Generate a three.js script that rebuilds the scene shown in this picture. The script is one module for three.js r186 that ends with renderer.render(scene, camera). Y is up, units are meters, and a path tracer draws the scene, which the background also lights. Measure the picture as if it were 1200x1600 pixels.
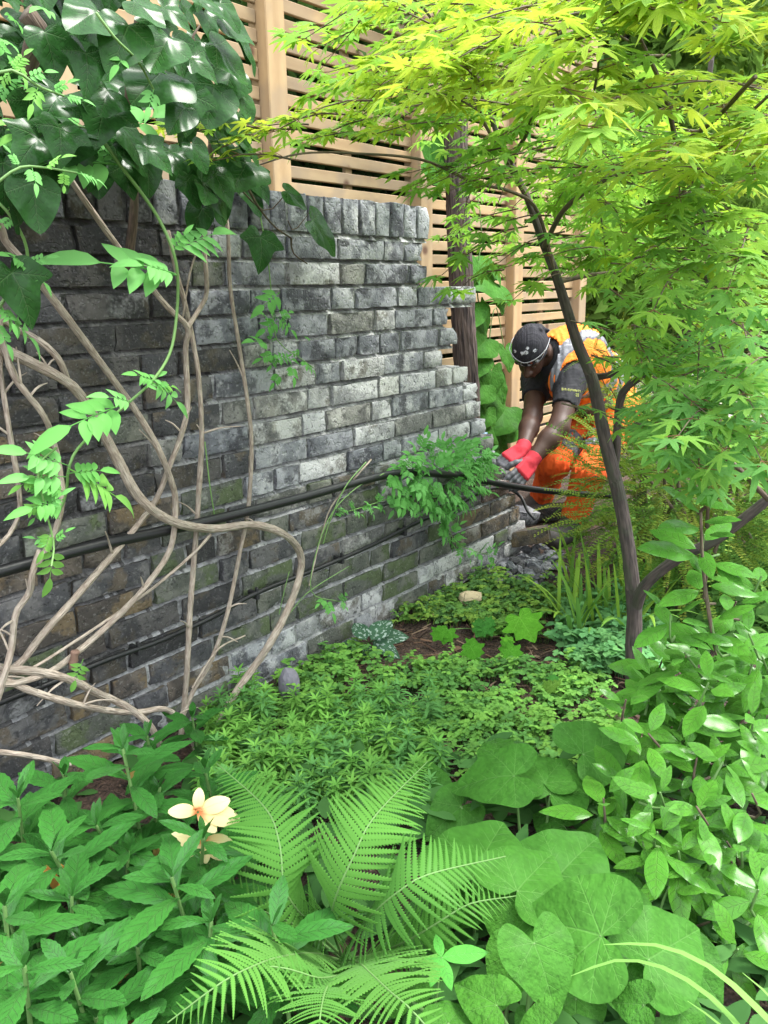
import * as THREE from 'three';
import { mergeGeometries } from 'three/addons/utils/BufferGeometryUtils.js';

// ---------------------------------------------------------------- camera, sky, sun, exposure
const scene = new THREE.Scene();
const CAM = new THREE.Vector3(0, 1.2, 0), PITCH = THREE.MathUtils.degToRad(15.6), ROLL = THREE.MathUtils.degToRad(-1.1), FPX = 1250;
const camera = new THREE.PerspectiveCamera(2 * THREE.MathUtils.radToDeg(Math.atan(800 / FPX)), 0.75, 0.05, 300);
camera.position.copy(CAM); camera.rotation.order = 'YXZ'; camera.rotation.set(-PITCH, 0, ROLL);
scene.add(camera);
const renderer = new THREE.WebGLRenderer({ antialias: true });
renderer.setSize(768, 1024);
renderer.toneMapping = THREE.LinearToneMapping;
renderer.toneMappingExposure = 4.7;
renderer.shadowMap.enabled = true; renderer.shadowMap.type = THREE.PCFSoftShadowMap;
{ // bright overcast sky: lighter towards the zenith
  const w = 128, h = 64, d = new Float32Array(w * h * 4);
  for (let j = 0; j < h; j++) for (let i = 0; i < w; i++) {
    const el = ((j + 0.5) / h - 0.5) * Math.PI, s = Math.max(0, Math.sin(el)), k = 0.42 + 0.75 * s, o = 4 * (j * w + i);
    d[o] = k * 0.96; d[o + 1] = k * 1.01; d[o + 2] = k * 1.09; d[o + 3] = 1;
  }
  const t = new THREE.DataTexture(d, w, h, THREE.RGBAFormat, THREE.FloatType);
  t.mapping = THREE.EquirectangularReflectionMapping; t.magFilter = t.minFilter = THREE.LinearFilter; t.needsUpdate = true;
  scene.background = t; scene.environment = t;
}
const sun = new THREE.DirectionalLight(new THREE.Color(1, 0.97, 0.92), 1.5);
sun.position.set(4.6, 8.2, -3.2); sun.target.position.set(0, 0, -2.5);
sun.castShadow = true; sun.shadow.radius = 32; sun.shadow.mapSize.set(2048, 2048);
Object.assign(sun.shadow.camera, { left: -8, right: 8, top: 8, bottom: -8, near: 0.1, far: 40 });
scene.add(sun, sun.target);

// ---------------------------------------------------------------- helpers
const V = (x, y, z) => new THREE.Vector3(x, y, z);
let seed = 12345;
function setSeed(s) { seed = s >>> 0; }
function rnd() { seed = (seed + 0x6D2B79F5) >>> 0; let t = seed; t = Math.imul(t ^ (t >>> 15), t | 1); t ^= t + Math.imul(t ^ (t >>> 7), t | 61); return ((t ^ (t >>> 14)) >>> 0) / 4294967296; }
const rr = (a, b) => a + (b - a) * rnd();
const pick = a => a[Math.floor(rnd() * a.length)];
const clamp = (x, a = 0, b = 1) => Math.min(b, Math.max(a, x));
const sst = (a, b, x) => { const t = clamp((x - a) / (b - a)); return t * t * (3 - 2 * t); };
const lerp = (a, b, t) => a + (b - a) * t;
// a pixel of the 1200 x 1600 photograph as a direction whose depth along the lens axis is 1
const cE = Math.cos(ROLL), sE = Math.sin(ROLL), cP = Math.cos(-PITCH), sP = Math.sin(-PITCH);
function ray(px, py) {
  const x = (px - 600) / FPX, y = -(py - 800) / FPX, X = cE * x - sE * y, Y = sE * x + cE * y;
  return V(X, cP * Y + sP, sP * Y - cP);
}
const at = (px, py, depth) => ray(px, py).multiplyScalar(depth).add(CAM);
const onY = (px, py, y) => { const r = ray(px, py); return r.multiplyScalar((y - CAM.y) / r.y).add(CAM); };
const WA = THREE.MathUtils.degToRad(39.45), U = V(Math.sin(WA), 0, -Math.cos(WA)), N = V(Math.cos(WA), 0, Math.sin(WA)), WD = 1.75, UP = V(0, 1, 0);
const onPlane = (px, py, D) => { const r = ray(px, py); return r.multiplyScalar(-D / r.dot(N)).add(CAM); };
const onWall = (px, py, off = 0) => onPlane(px, py, WD - off);
const wallPt = (s, y, off = 0) => V(0, y, 0).addScaledVector(U, s).addScaledVector(N, -(WD - off)).add(V(CAM.x, 0, CAM.z));   // s along the wall, y above ground
const sOf = (px, py, D = WD) => onPlane(px, py, D).sub(CAM).dot(U);

// periodic value noise
function hash(i, j, s) { let h = Math.imul(i, 374761393) ^ Math.imul(j, 668265263) ^ Math.imul(s, 2147483647 ^ 0x5bd1e995); h = Math.imul(h ^ (h >>> 13), 1274126177); return ((h ^ (h >>> 16)) >>> 0) / 4294967296; }
function pn(x, y, per, s) {
  const xi = Math.floor(x), yi = Math.floor(y), fx = x - xi, fy = y - yi, u = fx * fx * (3 - 2 * fx), v = fy * fy * (3 - 2 * fy), m = q => ((q % per) + per) % per;
  const a = hash(m(xi), m(yi), s), b = hash(m(xi + 1), m(yi), s), c = hash(m(xi), m(yi + 1), s), d = hash(m(xi + 1), m(yi + 1), s);
  return (a + (b - a) * u) * (1 - v) + (c + (d - c) * u) * v;
}
function fbm(u, v, f, oct, s) { let a = 0, k = 0.5, t = 0; for (let o = 0; o < oct; o++) { a += k * pn(u * f, v * f, f, s + o * 17); t += k; f *= 2; k *= 0.55; } return a / t; }
function n3(x, y, z, s = 1) { return (pn(x + 31.7 * z, y + 7.3 * z, 1 << 20, s) + pn(y - 11.1 * x, z + 5.7 * x, 1 << 20, s + 5)) * 0.5; }
const toS = c => { c = clamp(c); return Math.round(255 * (c <= 0.0031308 ? 12.92 * c : 1.055 * Math.pow(c, 1 / 2.4) - 0.055)); };
function tex(w, h, fn, { srgb = true, rep = [1, 1], clampEdge = false } = {}) {
  const d = new Uint8Array(w * h * 4);
  for (let j = 0; j < h; j++) for (let i = 0; i < w; i++) {
    const c = fn((i + 0.5) / w, (j + 0.5) / h, i, j), o = 4 * (j * w + i);
    if (srgb) { d[o] = toS(c[0]); d[o + 1] = toS(c[1]); d[o + 2] = toS(c[2]); } else d[o] = d[o + 1] = d[o + 2] = Math.round(255 * clamp(c));
    d[o + 3] = 255;
  }
  const t = new THREE.DataTexture(d, w, h, THREE.RGBAFormat);
  t.wrapS = t.wrapT = clampEdge ? THREE.ClampToEdgeWrapping : THREE.RepeatWrapping; t.magFilter = t.minFilter = THREE.LinearFilter;
  if (srgb) t.colorSpace = THREE.SRGBColorSpace;
  t.repeat.set(...rep); t.needsUpdate = true; return t;
}
const mix3 = (a, b, t) => [lerp(a[0], b[0], t), lerp(a[1], b[1], t), lerp(a[2], b[2], t)];
const std = (o) => new THREE.MeshStandardMaterial(o);
const col = (r, g, b) => new THREE.Color().setRGB(r, g, b);

// ---- objects
const taken = {};
function numbered(n) { if (taken[n] === undefined) { taken[n] = 0; return n; } taken[n]++; return n + '_' + String(taken[n]).padStart(3, '0'); }
function tag(o, label, category, group, kind) { if (label) o.userData.label = label; if (category) o.userData.category = category; if (group) o.userData.group = group; if (kind) o.userData.kind = kind; return o; }
function thing(name, label, category, pos, group) { const g = new THREE.Group(); g.name = numbered(name); g.position.copy(pos || V(0, 0, 0)); tag(g, label, category, group); scene.add(g); return g; }
function shadow(m) { m.castShadow = m.receiveShadow = true; return m; }
// geometry given in world coordinates, under a thing at its base
function worldOf(o) { const p = V(0, 0, 0); for (let q = o; q && q !== scene; q = q.parent) p.add(q.position); return p; }
function part(parent, name, geo, mat, label) { const m = shadow(new THREE.Mesh(geo, mat)); m.name = name; if (parent !== scene) m.position.copy(worldOf(parent)).negate(); parent.add(m); if (label) m.userData.label = label; return m; }
function solo(name, geo, mat, label, category, group, kind) {   // a thing of one mesh: its origin is moved to the middle of its base
  geo.computeBoundingBox(); const b = geo.boundingBox, c = V((b.min.x + b.max.x) / 2, b.min.y, (b.min.z + b.max.z) / 2);
  geo.translate(-c.x, -c.y, -c.z);
  const m = shadow(new THREE.Mesh(geo, mat)); m.name = numbered(name); m.position.copy(c); scene.add(m); return tag(m, label, category, group, kind);
}
// frame: z runs along dir, y is close to up
const _m = new THREE.Matrix4();
function frame(pos, dir, up, s = 1, out = new THREE.Matrix4()) {
  const z = dir.clone().normalize(), x = V(0, 0, 0).crossVectors(up, z); if (x.lengthSq() < 1e-8) x.crossVectors(V(0.31, 0.2, 0.9), z); x.normalize();
  const y = V(0, 0, 0).crossVectors(z, x);
  const sx = s.x ?? s, sy = s.y ?? s, sz = s.z ?? s;
  return out.makeBasis(x.multiplyScalar(sx), y.multiplyScalar(sy), z.multiplyScalar(sz)).setPosition(pos);
}
function put(parent, name, geo, mat, matrix) {   // a shared geometry placed by a world matrix
  const m = shadow(new THREE.Mesh(geo, mat)); m.name = name; matrix.decompose(m.position, m.quaternion, m.scale);
  if (parent !== scene) m.position.sub(worldOf(parent)); parent.add(m); return m;
}
function instanced(parent, name, geo, mat, mats, cols) {
  const im = new THREE.InstancedMesh(geo, mat, mats.length); im.name = name; shadow(im);
  mats.forEach((q, i) => im.setMatrixAt(i, q)); if (cols) cols.forEach((c, i) => im.setColorAt(i, c));
  if (parent !== scene) im.position.copy(worldOf(parent)).negate();
  im.userData.kind = 'stuff'; parent.add(im); return im;
}
function geoFrom(pos, uv, idx, nrm) {
  const g = new THREE.BufferGeometry(); g.setAttribute('position', new THREE.Float32BufferAttribute(pos, 3)); g.setAttribute('uv', new THREE.Float32BufferAttribute(uv, 2));
  g.setIndex(idx); if (nrm) g.setAttribute('normal', new THREE.Float32BufferAttribute(nrm, 3)); else g.computeVertexNormals(); return g;
}
// tube through points with a radius that changes along it; uv in metres
function limb(pts, r, { rad = 8, step = 0.03, lump = 0, sd = 3, cap = true, tension = 0.5 } = {}) {
  const c = new THREE.CatmullRomCurve3(pts, false, 'catmullrom', tension), L = c.getLength(), n = Math.max(2, Math.min(220, Math.ceil(L / step))), F = c.computeFrenetFrames(n, false);
  const pos = [], uv = [], idx = [], rf = typeof r === 'function' ? r : t => lerp(r[0], r[1], t);
  for (let i = 0; i <= n; i++) {
    const t = i / n, p = c.getPointAt(t), R0 = rf(t);
    for (let k = 0; k <= rad; k++) {
      const a = k / rad * Math.PI * 2, kk = k % rad, R = R0 * (1 + lump * (n3(i * 0.35, kk * 1.3, sd, 9) - 0.5) * 2 + lump * 0.8 * (n3(i * 0.09, 0.5, sd, 4) - 0.5) * 2);
      const d = F.normals[i].clone().multiplyScalar(Math.cos(a)).addScaledVector(F.binormals[i], Math.sin(a));
      pos.push(p.x + d.x * R, p.y + d.y * R, p.z + d.z * R); uv.push(k / rad * R0 * 6.28, t * L);
    }
  }
  const w = rad + 1;
  for (let i = 0; i < n; i++) for (let k = 0; k < rad; k++) { const a = i * w + k, b = a + 1, e = a + w, f = e + 1; idx.push(a, b, e, b, f, e); }
  if (cap) for (const i of [0, n]) { const p = c.getPointAt(i / n), q = pos.length / 3; pos.push(p.x, p.y, p.z); uv.push(0, i / n * L); for (let k = 0; k < rad; k++) i ? idx.push(q, i * w + k, i * w + k + 1) : idx.push(q, k + 1, k); }
  const g = geoFrom(pos, uv, idx);
  { const nm = g.attributes.normal; for (let i = 0; i <= n; i++) { const a = i * w, b = a + rad, x = nm.getX(a) + nm.getX(b), y = nm.getY(a) + nm.getY(b), z = nm.getZ(a) + nm.getZ(b), l = Math.hypot(x, y, z) || 1; nm.setXYZ(a, x / l, y / l, z / l); nm.setXYZ(b, x / l, y / l, z / l); } }
  return g;
}
// box with chamfered edges about its centre, uv in metres
function cbox(w, h, d, c = 0.004, jitter = 0) {
  const pos = [], uv = [], idx = [], P = (x, y, z, u, v) => { pos.push(x, y, z); uv.push(u, v); return pos.length / 3 - 1; };
  const X = w / 2, Y = h / 2, Z = d / 2, j = {}, J = k => jitter ? (j[k] ??= (rnd() - 0.5) * 2 * jitter) : 0;
  const vtx = (sx, sy, sz, f) => [sx * (X - (f === 0 ? 0 : c)) + J('x' + sx + sy + sz), sy * (Y - (f === 1 ? 0 : c)) + J('y' + sx + sy + sz), sz * (Z - (f === 2 ? 0 : c)) + J('z' + sx + sy + sz)];
  const face = (ax, s) => { const q = []; const o = [(ax + 1) % 3, (ax + 2) % 3]; for (const [a, b] of [[-1, -1], [1, -1], [1, 1], [-1, 1]]) { const t = [0, 0, 0]; t[ax] = s; t[o[0]] = a; t[o[1]] = b; q.push(vtx(...t, ax)); } return s > 0 ? q : q.reverse(); };
  const quad = (a) => { const n = V(0, 0, 0).subVectors(V(...a[1]), V(...a[0])).cross(V(0, 0, 0).subVectors(V(...a[2]), V(...a[0]))), ax = Math.abs(n.x) > Math.abs(n.y) && Math.abs(n.x) > Math.abs(n.z) ? 0 : Math.abs(n.y) > Math.abs(n.z) ? 1 : 2; const i = a.map(p => P(...p, ax === 0 ? p[2] : p[0], ax === 1 ? p[2] : p[1])); idx.push(i[0], i[1], i[2]); if (a.length > 3) idx.push(i[0], i[2], i[3]); };
  const out = (q) => { const ctr = q.reduce((s, p) => [s[0] + p[0], s[1] + p[1], s[2] + p[2]], [0, 0, 0]); const n = V(0, 0, 0).subVectors(V(...q[1]), V(...q[0])).cross(V(0, 0, 0).subVectors(V(...q[2]), V(...q[0]))); return n.dot(V(...ctr)) < 0 ? q.slice().reverse() : q; };
  for (const ax of [0, 1, 2]) for (const s of [-1, 1]) quad(out(face(ax, s)));
  for (const ax of [0, 1, 2]) { const a = (ax + 1) % 3, b = (ax + 2) % 3; for (const sa of [-1, 1]) for (const sb of [-1, 1]) { const mk = (l, f) => { const t = [0, 0, 0]; t[ax] = l; t[a] = sa; t[b] = sb; return vtx(...t, f); }; quad(out([mk(-1, a), mk(1, a), mk(1, b), mk(-1, b)])); } }
  for (const x of [-1, 1]) for (const y of [-1, 1]) for (const z of [-1, 1]) quad(out([vtx(x, y, z, 0), vtx(x, y, z, 1), vtx(x, y, z, 2)]));
  return geoFrom(pos, uv, idx);
}
function uvShift(g, du, dv, turn) { const a = g.attributes.uv; for (let i = 0; i < a.count; i++) turn ? a.setXY(i, a.getY(i) + du, a.getX(i) + dv) : a.setXY(i, a.getX(i) + du, a.getY(i) + dv); return g; }
// basis matrix: x along the wall, y up, z out of the wall
const wallM = (s, y, off) => new THREE.Matrix4().makeBasis(U, UP, N).setPosition(wallPt(s, y, off));
// ---------------------------------------------------------------- ground
const soilMap = tex(512, 512, (u, v) => {
  const a = fbm(u, v, 8, 5, 3), b = fbm(u, v, 48, 3, 9), c = fbm(u, v, 110, 2, 21);
  let k = mix3([0.030, 0.018, 0.012], [0.085, 0.050, 0.034], sst(0.3, 0.7, a * 0.6 + b * 0.4));
  k = mix3(k, [0.17, 0.11, 0.075], 0.7 * sst(0.66, 0.78, c) * sst(0.4, 0.6, b));
  return mix3(k, [0.015, 0.011, 0.009], 0.7 * sst(0.62, 0.74, b));
});
const soilBump = tex(512, 512, (u, v) => 0.5 * fbm(u, v, 24, 4, 9) + 0.5 * fbm(u, v, 100, 2, 21), { srgb: false });
const soilMat = std({ map: soilMap, bumpMap: soilBump, bumpScale: 0.03, roughness: 0.95 });
function groundY(x, z) {
  const d = Math.hypot(x, z + 2.5), near = 1 - sst(4.5, 6.5, d);
  let y = near * (0.05 * (n3(x * 1.7, z * 1.7, 0.3, 2) - 0.5) + 0.03 * (n3(x * 7, z * 7, 0.7, 6) - 0.5));
  return y;
}
{
  const n = 170, pos = [], uv = [], idx = [], cz = -2.3;
  const warp = t => { const s = Math.sign(t), a = Math.abs(t); return s * (3.2 * a + 130 * Math.pow(a, 6)); };
  for (let j = 0; j <= n; j++) for (let i = 0; i <= n; i++) { const x = warp(i / n * 2 - 1), z = cz + warp(j / n * 2 - 1); pos.push(x, groundY(x, z), z); uv.push(x * 1.3, z * 1.3); }
  for (let j = 0; j < n; j++) for (let i = 0; i < n; i++) { const a = j * (n + 1) + i, b = a + 1, c = a + n + 1, d = c + 1; idx.push(a, c, b, b, c, d); }
  const g = part(scene, 'ground', geoFrom(pos, uv, idx), soilMat); tag(g, 'dark brown mulched garden soil under the plants', 'ground', null, 'structure');
}
{ // pale paved path in the open, far beyond the shrubs
  const map = tex(256, 256, (u, v) => { const a = fbm(u, v, 6, 5, 40); return mix3([0.50, 0.43, 0.40], [0.66, 0.60, 0.57], a); });
  const g = new THREE.PlaneGeometry(9, 5.5, 1, 1); g.rotateX(-Math.PI / 2); g.translate(6.6, 0.006, -9.6);
  const m = part(scene, 'path', g, std({ map, roughness: 0.9 })); tag(m, 'pale pinkish paved path beyond the shrubs', 'path', null, 'structure');
}

// ---------------------------------------------------------------- the brick wall
const GB = [0.5, 0.5]; // half a metre of brick skin to a texture: 2 repeats a metre
function brickMap(s, base, alt, amt, white, whiteAmt, extra, extraAmt) {
  return tex(512, 512, (u, v) => {
    const a = fbm(u, v, 6, 5, s), b = fbm(u, v, 22, 4, s + 50), c = fbm(u, v, 90, 2, s + 90), d = fbm(u, v, 5, 6, s + 130);
    let k = mix3(base, alt, sst(0.62 - amt * 0.35, 0.72 - amt * 0.25, a * 0.75 + b * 0.25));
    if (extraAmt) k = mix3(k, extra, 0.85 * sst(0.66 - extraAmt * 0.4, 0.80 - extraAmt * 0.35, fbm(u, v, 9, 5, s + 210)));
    const sp = 0.75 + 0.5 * b; k = [k[0] * sp, k[1] * sp, k[2] * sp];
    k = mix3(k, white, 0.8 * sst(0.66 - whiteAmt * 0.40, 0.84 - whiteAmt * 0.36, d * 0.85 + c * 0.15));
    k = mix3(k, white, 0.30 * sst(0.70 - whiteAmt * 0.1, 0.80, c));
    k = mix3(k, [0.02, 0.02, 0.02], 0.6 * sst(0.70, 0.80, fbm(u, v, 40, 3, s + 300)));
    return k;
  });
}
const brickBump = tex(512, 512, (u, v) => { const b = fbm(u, v, 12, 5, 801), p = sst(0.64, 0.76, fbm(u, v, 44, 3, 340)), q = fbm(u, v, 120, 2, 8); const cr = Math.abs(fbm(u, v, 7, 4, 77) - 0.5) < 0.008 ? 0.25 : 0; return clamp(0.55 * b + 0.3 * q + 0.15 - 0.45 * p - cr); }, { srgb: false });
const lime = [0.50, 0.50, 0.50];
const brickMats = {
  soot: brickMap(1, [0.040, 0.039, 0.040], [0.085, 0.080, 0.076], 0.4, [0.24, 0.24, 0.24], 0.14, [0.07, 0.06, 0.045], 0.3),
  dark: brickMap(2, [0.062, 0.062, 0.066], [0.122, 0.118, 0.116], 0.45, [0.26, 0.26, 0.26], 0.15, [0.11, 0.088, 0.062], 0.25),
  grey: brickMap(3, [0.190, 0.196, 0.214], [0.31, 0.315, 0.33], 0.5, lime, 0.24, [0.07, 0.07, 0.08], 0.4),
  slate: brickMap(4, [0.145, 0.150, 0.170], [0.25, 0.255, 0.275], 0.5, [0.40, 0.41, 0.43], 0.16, [0.05, 0.05, 0.06], 0.45),
  pale: brickMap(5, [0.25, 0.25, 0.255], [0.37, 0.367, 0.365], 0.55, [0.58, 0.58, 0.575], 0.44, [0.13, 0.12, 0.10], 0.3),
  white: brickMap(6, [0.19, 0.185, 0.175], [0.30, 0.29, 0.26], 0.6, [0.58, 0.58, 0.56], 0.62, [0.10, 0.10, 0.10], 0.4),
  brown: brickMap(7, [0.068, 0.058, 0.050], [0.115, 0.096, 0.078], 0.45, [0.30, 0.29, 0.27], 0.14, [0.165, 0.120, 0.068], 0.35),
  buff: brickMap(8, [0.148, 0.146, 0.140], [0.22, 0.216, 0.200], 0.5, [0.45, 0.44, 0.41], 0.22, [0.09, 0.09, 0.085], 0.4),
  moss: brickMap(9, [0.096, 0.102, 0.086], [0.148, 0.150, 0.126], 0.5, [0.30, 0.31, 0.27], 0.14, [0.080, 0.108, 0.045], 0.46),
  ochre: brickMap(10, [0.130, 0.102, 0.066], [0.085, 0.072, 0.058], 0.5, [0.34, 0.32, 0.28], 0.16, [0.20, 0.145, 0.075], 0.4),
  red: brickMap(11, [0.19, 0.098, 0.074], [0.12, 0.075, 0.062], 0.5, [0.36, 0.33, 0.31], 0.22, [0.08, 0.07, 0.07], 0.3),
};
for (const k in brickMats) { brickMats[k].repeat.set(2, 2); brickMats[k] = std({ map: brickMats[k], bumpMap: brickBump, bumpScale: 0.0045, roughness: 0.93, name: 'brick ' + k }); }
brickBump.repeat.set(2, 2);
// a worn brick: x width, y height, z depth; its face at z = 0, with broken arrises
function wornBrick(w, h, d, wear = 1) {
  const nx = Math.max(3, Math.round(w / 0.034)), ny = 3, c = 0.0032, xs = [0, c], ys = [0, c], pos = [], uv = [], idx = [], ox = rnd() * 9, oy = rnd() * 9, sd = rnd() * 50;
  for (let i = 1; i < nx; i++) xs.push(c + (w - 2 * c) * i / nx); xs.push(w - c, w);
  for (let i = 1; i < ny; i++) ys.push(c + (h - 2 * c) * i / ny); ys.push(h - c, h);
  const W = xs.length, H = ys.length, bow = rr(-0.002, 0.003) * wear;
  const chip = rnd() < 0.45 ? { x: pick([0, w]), y: pick([0, h]), r: rr(0.015, 0.04), d: rr(0.006, 0.02) } : null, tilt = rr(-0.02, 0.02), sk = rr(-0.02, 0.02);
  const P = (i, j) => {
    let x = xs[i], y = ys[j]; const ex = i === 0 || i === W - 1, ey = j === 0 || j === H - 1;
    let z = (ex || ey ? -0.0042 * wear : 0) + (n3(x * 40 + sd, y * 40, sd, 3) - 0.5) * 0.007 * wear + bow * Math.sin(Math.PI * x / w) + tilt * (y - h / 2) * 0.4 + sk * (x - w / 2) * 0.12;
    if (i === 1 || i === W - 2 || j === 1 || j === H - 2) z -= Math.max(0, n3(x * 60, y * 60 + sd, sd + 9, 8) - 0.55) * 0.03 * wear;
    if (chip) { const q = Math.hypot(x - chip.x, y - chip.y); z -= chip.d * (1 - sst(0, chip.r, q)); }
    const e = 0.0045 * wear;
    if (ex) x += (i ? -1 : 1) * Math.max(0, n3(y * 50, sd, 3, 11) - 0.3) * 2 * e; if (ey) y += (j ? -1 : 1) * Math.max(0, n3(x * 30, sd, 7, 12) - 0.3) * 2.2 * e;
    return [x - w / 2, y, z];
  };
  for (let j = 0; j < H; j++) for (let i = 0; i < W; i++) { const p = P(i, j); pos.push(...p); uv.push(p[0] + ox, p[1] + oy); }
  for (let j = 0; j < H - 1; j++) for (let i = 0; i < W - 1; i++) { const a = j * W + i; idx.push(a, a + 1, a + W, a + 1, a + W + 1, a + W); }
  const ring = []; for (let i = 0; i < W; i++) ring.push([i, 0]); for (let j = 1; j < H; j++) ring.push([W - 1, j]); for (let i = W - 2; i >= 0; i--) ring.push([i, H - 1]); for (let j = H - 2; j >= 1; j--) ring.push([0, j]);
  const base = pos.length / 3, R = ring.length; let run = 0, last = null;
  const mids = rr(0.4, 0.6);
  for (let k = 0; k <= R; k++) { const p = P(...ring[k % R]); if (last) run += Math.hypot(p[0] - last[0], p[1] - last[1]); last = p; pos.push(...p); uv.push(ox + run, oy); pos.push(p[0], p[1], -d); uv.push(ox + run, oy + d); }
  for (let k = 0; k < R; k++) { const a = base + 2 * k; idx.push(a, a + 1, a + 2, a + 2, a + 1, a + 3); }
  const q = pos.length / 3; for (const [x, y] of [[-w / 2, 0], [w / 2, 0], [w / 2, h], [-w / 2, h]]) { pos.push(x, y, -d); uv.push(ox + x, oy + y); } idx.push(q, q + 2, q + 1, q, q + 3, q + 2);
  return geoFrom(pos, uv, idx);
}
const ROWS = 18, COURSE = 0.0748, COPE_BOT = 1.353, COPE_H = 0.107, JOINT = 0.011, S_LEFT = 0.08;
const rowEnd = [2.371, 2.389, 2.711, 2.529, 2.581, 2.484, 2.663, 2.743, 2.759, 2.795, 2.863, 2.886, 2.941, 2.998, 3.063, 3.119, 3.159, 3.189];
{
  setSeed(77);
  const wall = thing('brick_wall', 'old sooty brick garden wall, its far end broken away in steps', 'brick wall', wallPt(1.6, 0, -0.11));
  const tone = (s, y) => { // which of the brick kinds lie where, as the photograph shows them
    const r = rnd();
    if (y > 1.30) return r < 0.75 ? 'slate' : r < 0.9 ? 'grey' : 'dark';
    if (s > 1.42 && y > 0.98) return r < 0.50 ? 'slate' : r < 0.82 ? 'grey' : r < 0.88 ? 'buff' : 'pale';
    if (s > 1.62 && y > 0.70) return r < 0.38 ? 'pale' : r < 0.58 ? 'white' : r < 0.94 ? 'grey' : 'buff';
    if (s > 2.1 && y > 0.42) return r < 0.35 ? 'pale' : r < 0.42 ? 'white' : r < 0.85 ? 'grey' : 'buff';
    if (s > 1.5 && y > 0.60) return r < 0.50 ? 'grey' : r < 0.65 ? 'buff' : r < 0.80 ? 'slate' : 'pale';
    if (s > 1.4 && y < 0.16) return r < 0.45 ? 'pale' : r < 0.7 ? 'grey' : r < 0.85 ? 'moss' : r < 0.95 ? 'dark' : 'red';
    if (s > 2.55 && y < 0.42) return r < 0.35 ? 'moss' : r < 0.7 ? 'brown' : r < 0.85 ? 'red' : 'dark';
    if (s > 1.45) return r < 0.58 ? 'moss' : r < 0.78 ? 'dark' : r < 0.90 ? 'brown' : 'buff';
    if (s < 1.32 && y > 0.92) return r < 0.8 ? 'soot' : 'dark';  // under the ivy: sooty bricks, its deep shade put into the choice too
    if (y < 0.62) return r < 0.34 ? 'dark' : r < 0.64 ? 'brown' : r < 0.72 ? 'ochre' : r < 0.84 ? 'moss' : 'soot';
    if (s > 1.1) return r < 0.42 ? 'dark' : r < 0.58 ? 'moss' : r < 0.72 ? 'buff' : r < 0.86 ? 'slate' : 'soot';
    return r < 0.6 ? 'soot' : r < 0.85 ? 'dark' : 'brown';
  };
  for (let k = 0; k < ROWS; k++) {
    const y = COPE_BOT - COURSE * (k + 1) + JOINT, h = COURSE - JOINT;
    let s = rowEnd[k], first = true, lastHead = false;
    while (s > S_LEFT) {
      const head = first ? rnd() < 0.55 : lastHead ? rnd() < 0.22 : rnd() < 0.45;
      let w = head ? rr(0.096, 0.108) : rr(0.206, 0.222); if (rnd() < 0.08) w = rr(0.14, 0.18); lastHead = w < 0.12;
      const wear = first ? 1.8 : k < 11 ? 0.75 : 0.95, g = wornBrick(w, h + rr(-0.002, 0.002), head ? 0.2 : 0.1, wear);
      const m = wallM(s - w / 2, y, rr(-0.004, 0.005) + (rnd() < 0.05 ? 0.008 : 0)).multiply(new THREE.Matrix4().makeRotationZ(rr(-0.012, 0.012)));
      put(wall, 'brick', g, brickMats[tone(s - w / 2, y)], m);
      s -= w + rr(0.008, 0.013); first = false;
    }
  }
  for (let s = 2.410, i = 0; s > S_LEFT; i++) { // a coping of bricks on edge
    const w = rr(0.063, 0.070), h = COPE_H + rr(-0.003, 0.003), g = wornBrick(w, h, 0.215, 1.1);
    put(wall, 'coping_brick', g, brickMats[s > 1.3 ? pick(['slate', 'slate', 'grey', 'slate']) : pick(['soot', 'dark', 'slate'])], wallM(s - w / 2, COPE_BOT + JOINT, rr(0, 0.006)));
    s -= w + rr(0.008, 0.012);
  }
  // mortar: weathered back under every brick, fuller on top of the brick below
  const mMap = tex(512, 512, (u, v) => { const a = fbm(u, v, 5, 5, 60), b = fbm(u, v, 60, 3, 61), c = fbm(u, v, 12, 4, 64); let k = mix3([0.16, 0.16, 0.16], [0.37, 0.37, 0.37], sst(0.3, 0.7, a * 0.6 + b * 0.4)); k = mix3(k, [0.46, 0.46, 0.45], sst(0.56, 0.72, c)); return mix3(k, [0.05, 0.05, 0.047], 0.6 * sst(0.62, 0.75, b)); });
  const mBump = tex(256, 256, (u, v) => fbm(u, v, 20, 5, 66), { srgb: false });
  mMap.repeat.set(1.25, 1.25); mBump.repeat.set(4, 4);
  const mortarMat = std({ map: mMap, bumpMap: mBump, bumpScale: 0.01, roughness: 0.97 });
  const pos = [], uv = [], idx = [], sooty = [], add = (p, u, v) => { pos.push(p.x, p.y, p.z); uv.push(u, v); return pos.length / 3 - 1; };
  const ds = 0.0125;
  const strip = (sEnd, ys, dep) => { const n = Math.ceil((sEnd - S_LEFT) / ds), W = n + 1, b0 = pos.length / 3; for (const [j, y] of ys.entries()) for (let i = 0; i <= n; i++) { const s = lerp(S_LEFT, sEnd, i / n); add(wallPt(s, y, -dep(s, y, j)), s, y); } for (let j = 0; j < ys.length - 1; j++) for (let i = 0; i < n; i++) { const a = b0 + j * W + i, s = lerp(S_LEFT, sEnd, i / n), y = ys[j]; (s + 0.25 * (n3(s * 6, y * 6, 2.2, 8) - 0.5) < 1.12 + 0.28 * sst(0.5, 1.2, y) - (y < 0.3 ? 0.35 : 0) ? sooty : idx).push(a, a + 1, a + W, a + 1, a + W + 1, a + W); } };  // sooty collects the darker mortar: soot, plus ivy shade in its colour
  const full = (s, y) => y < 0.14 && s > 1.0 ? 0.35 : 1;
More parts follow.
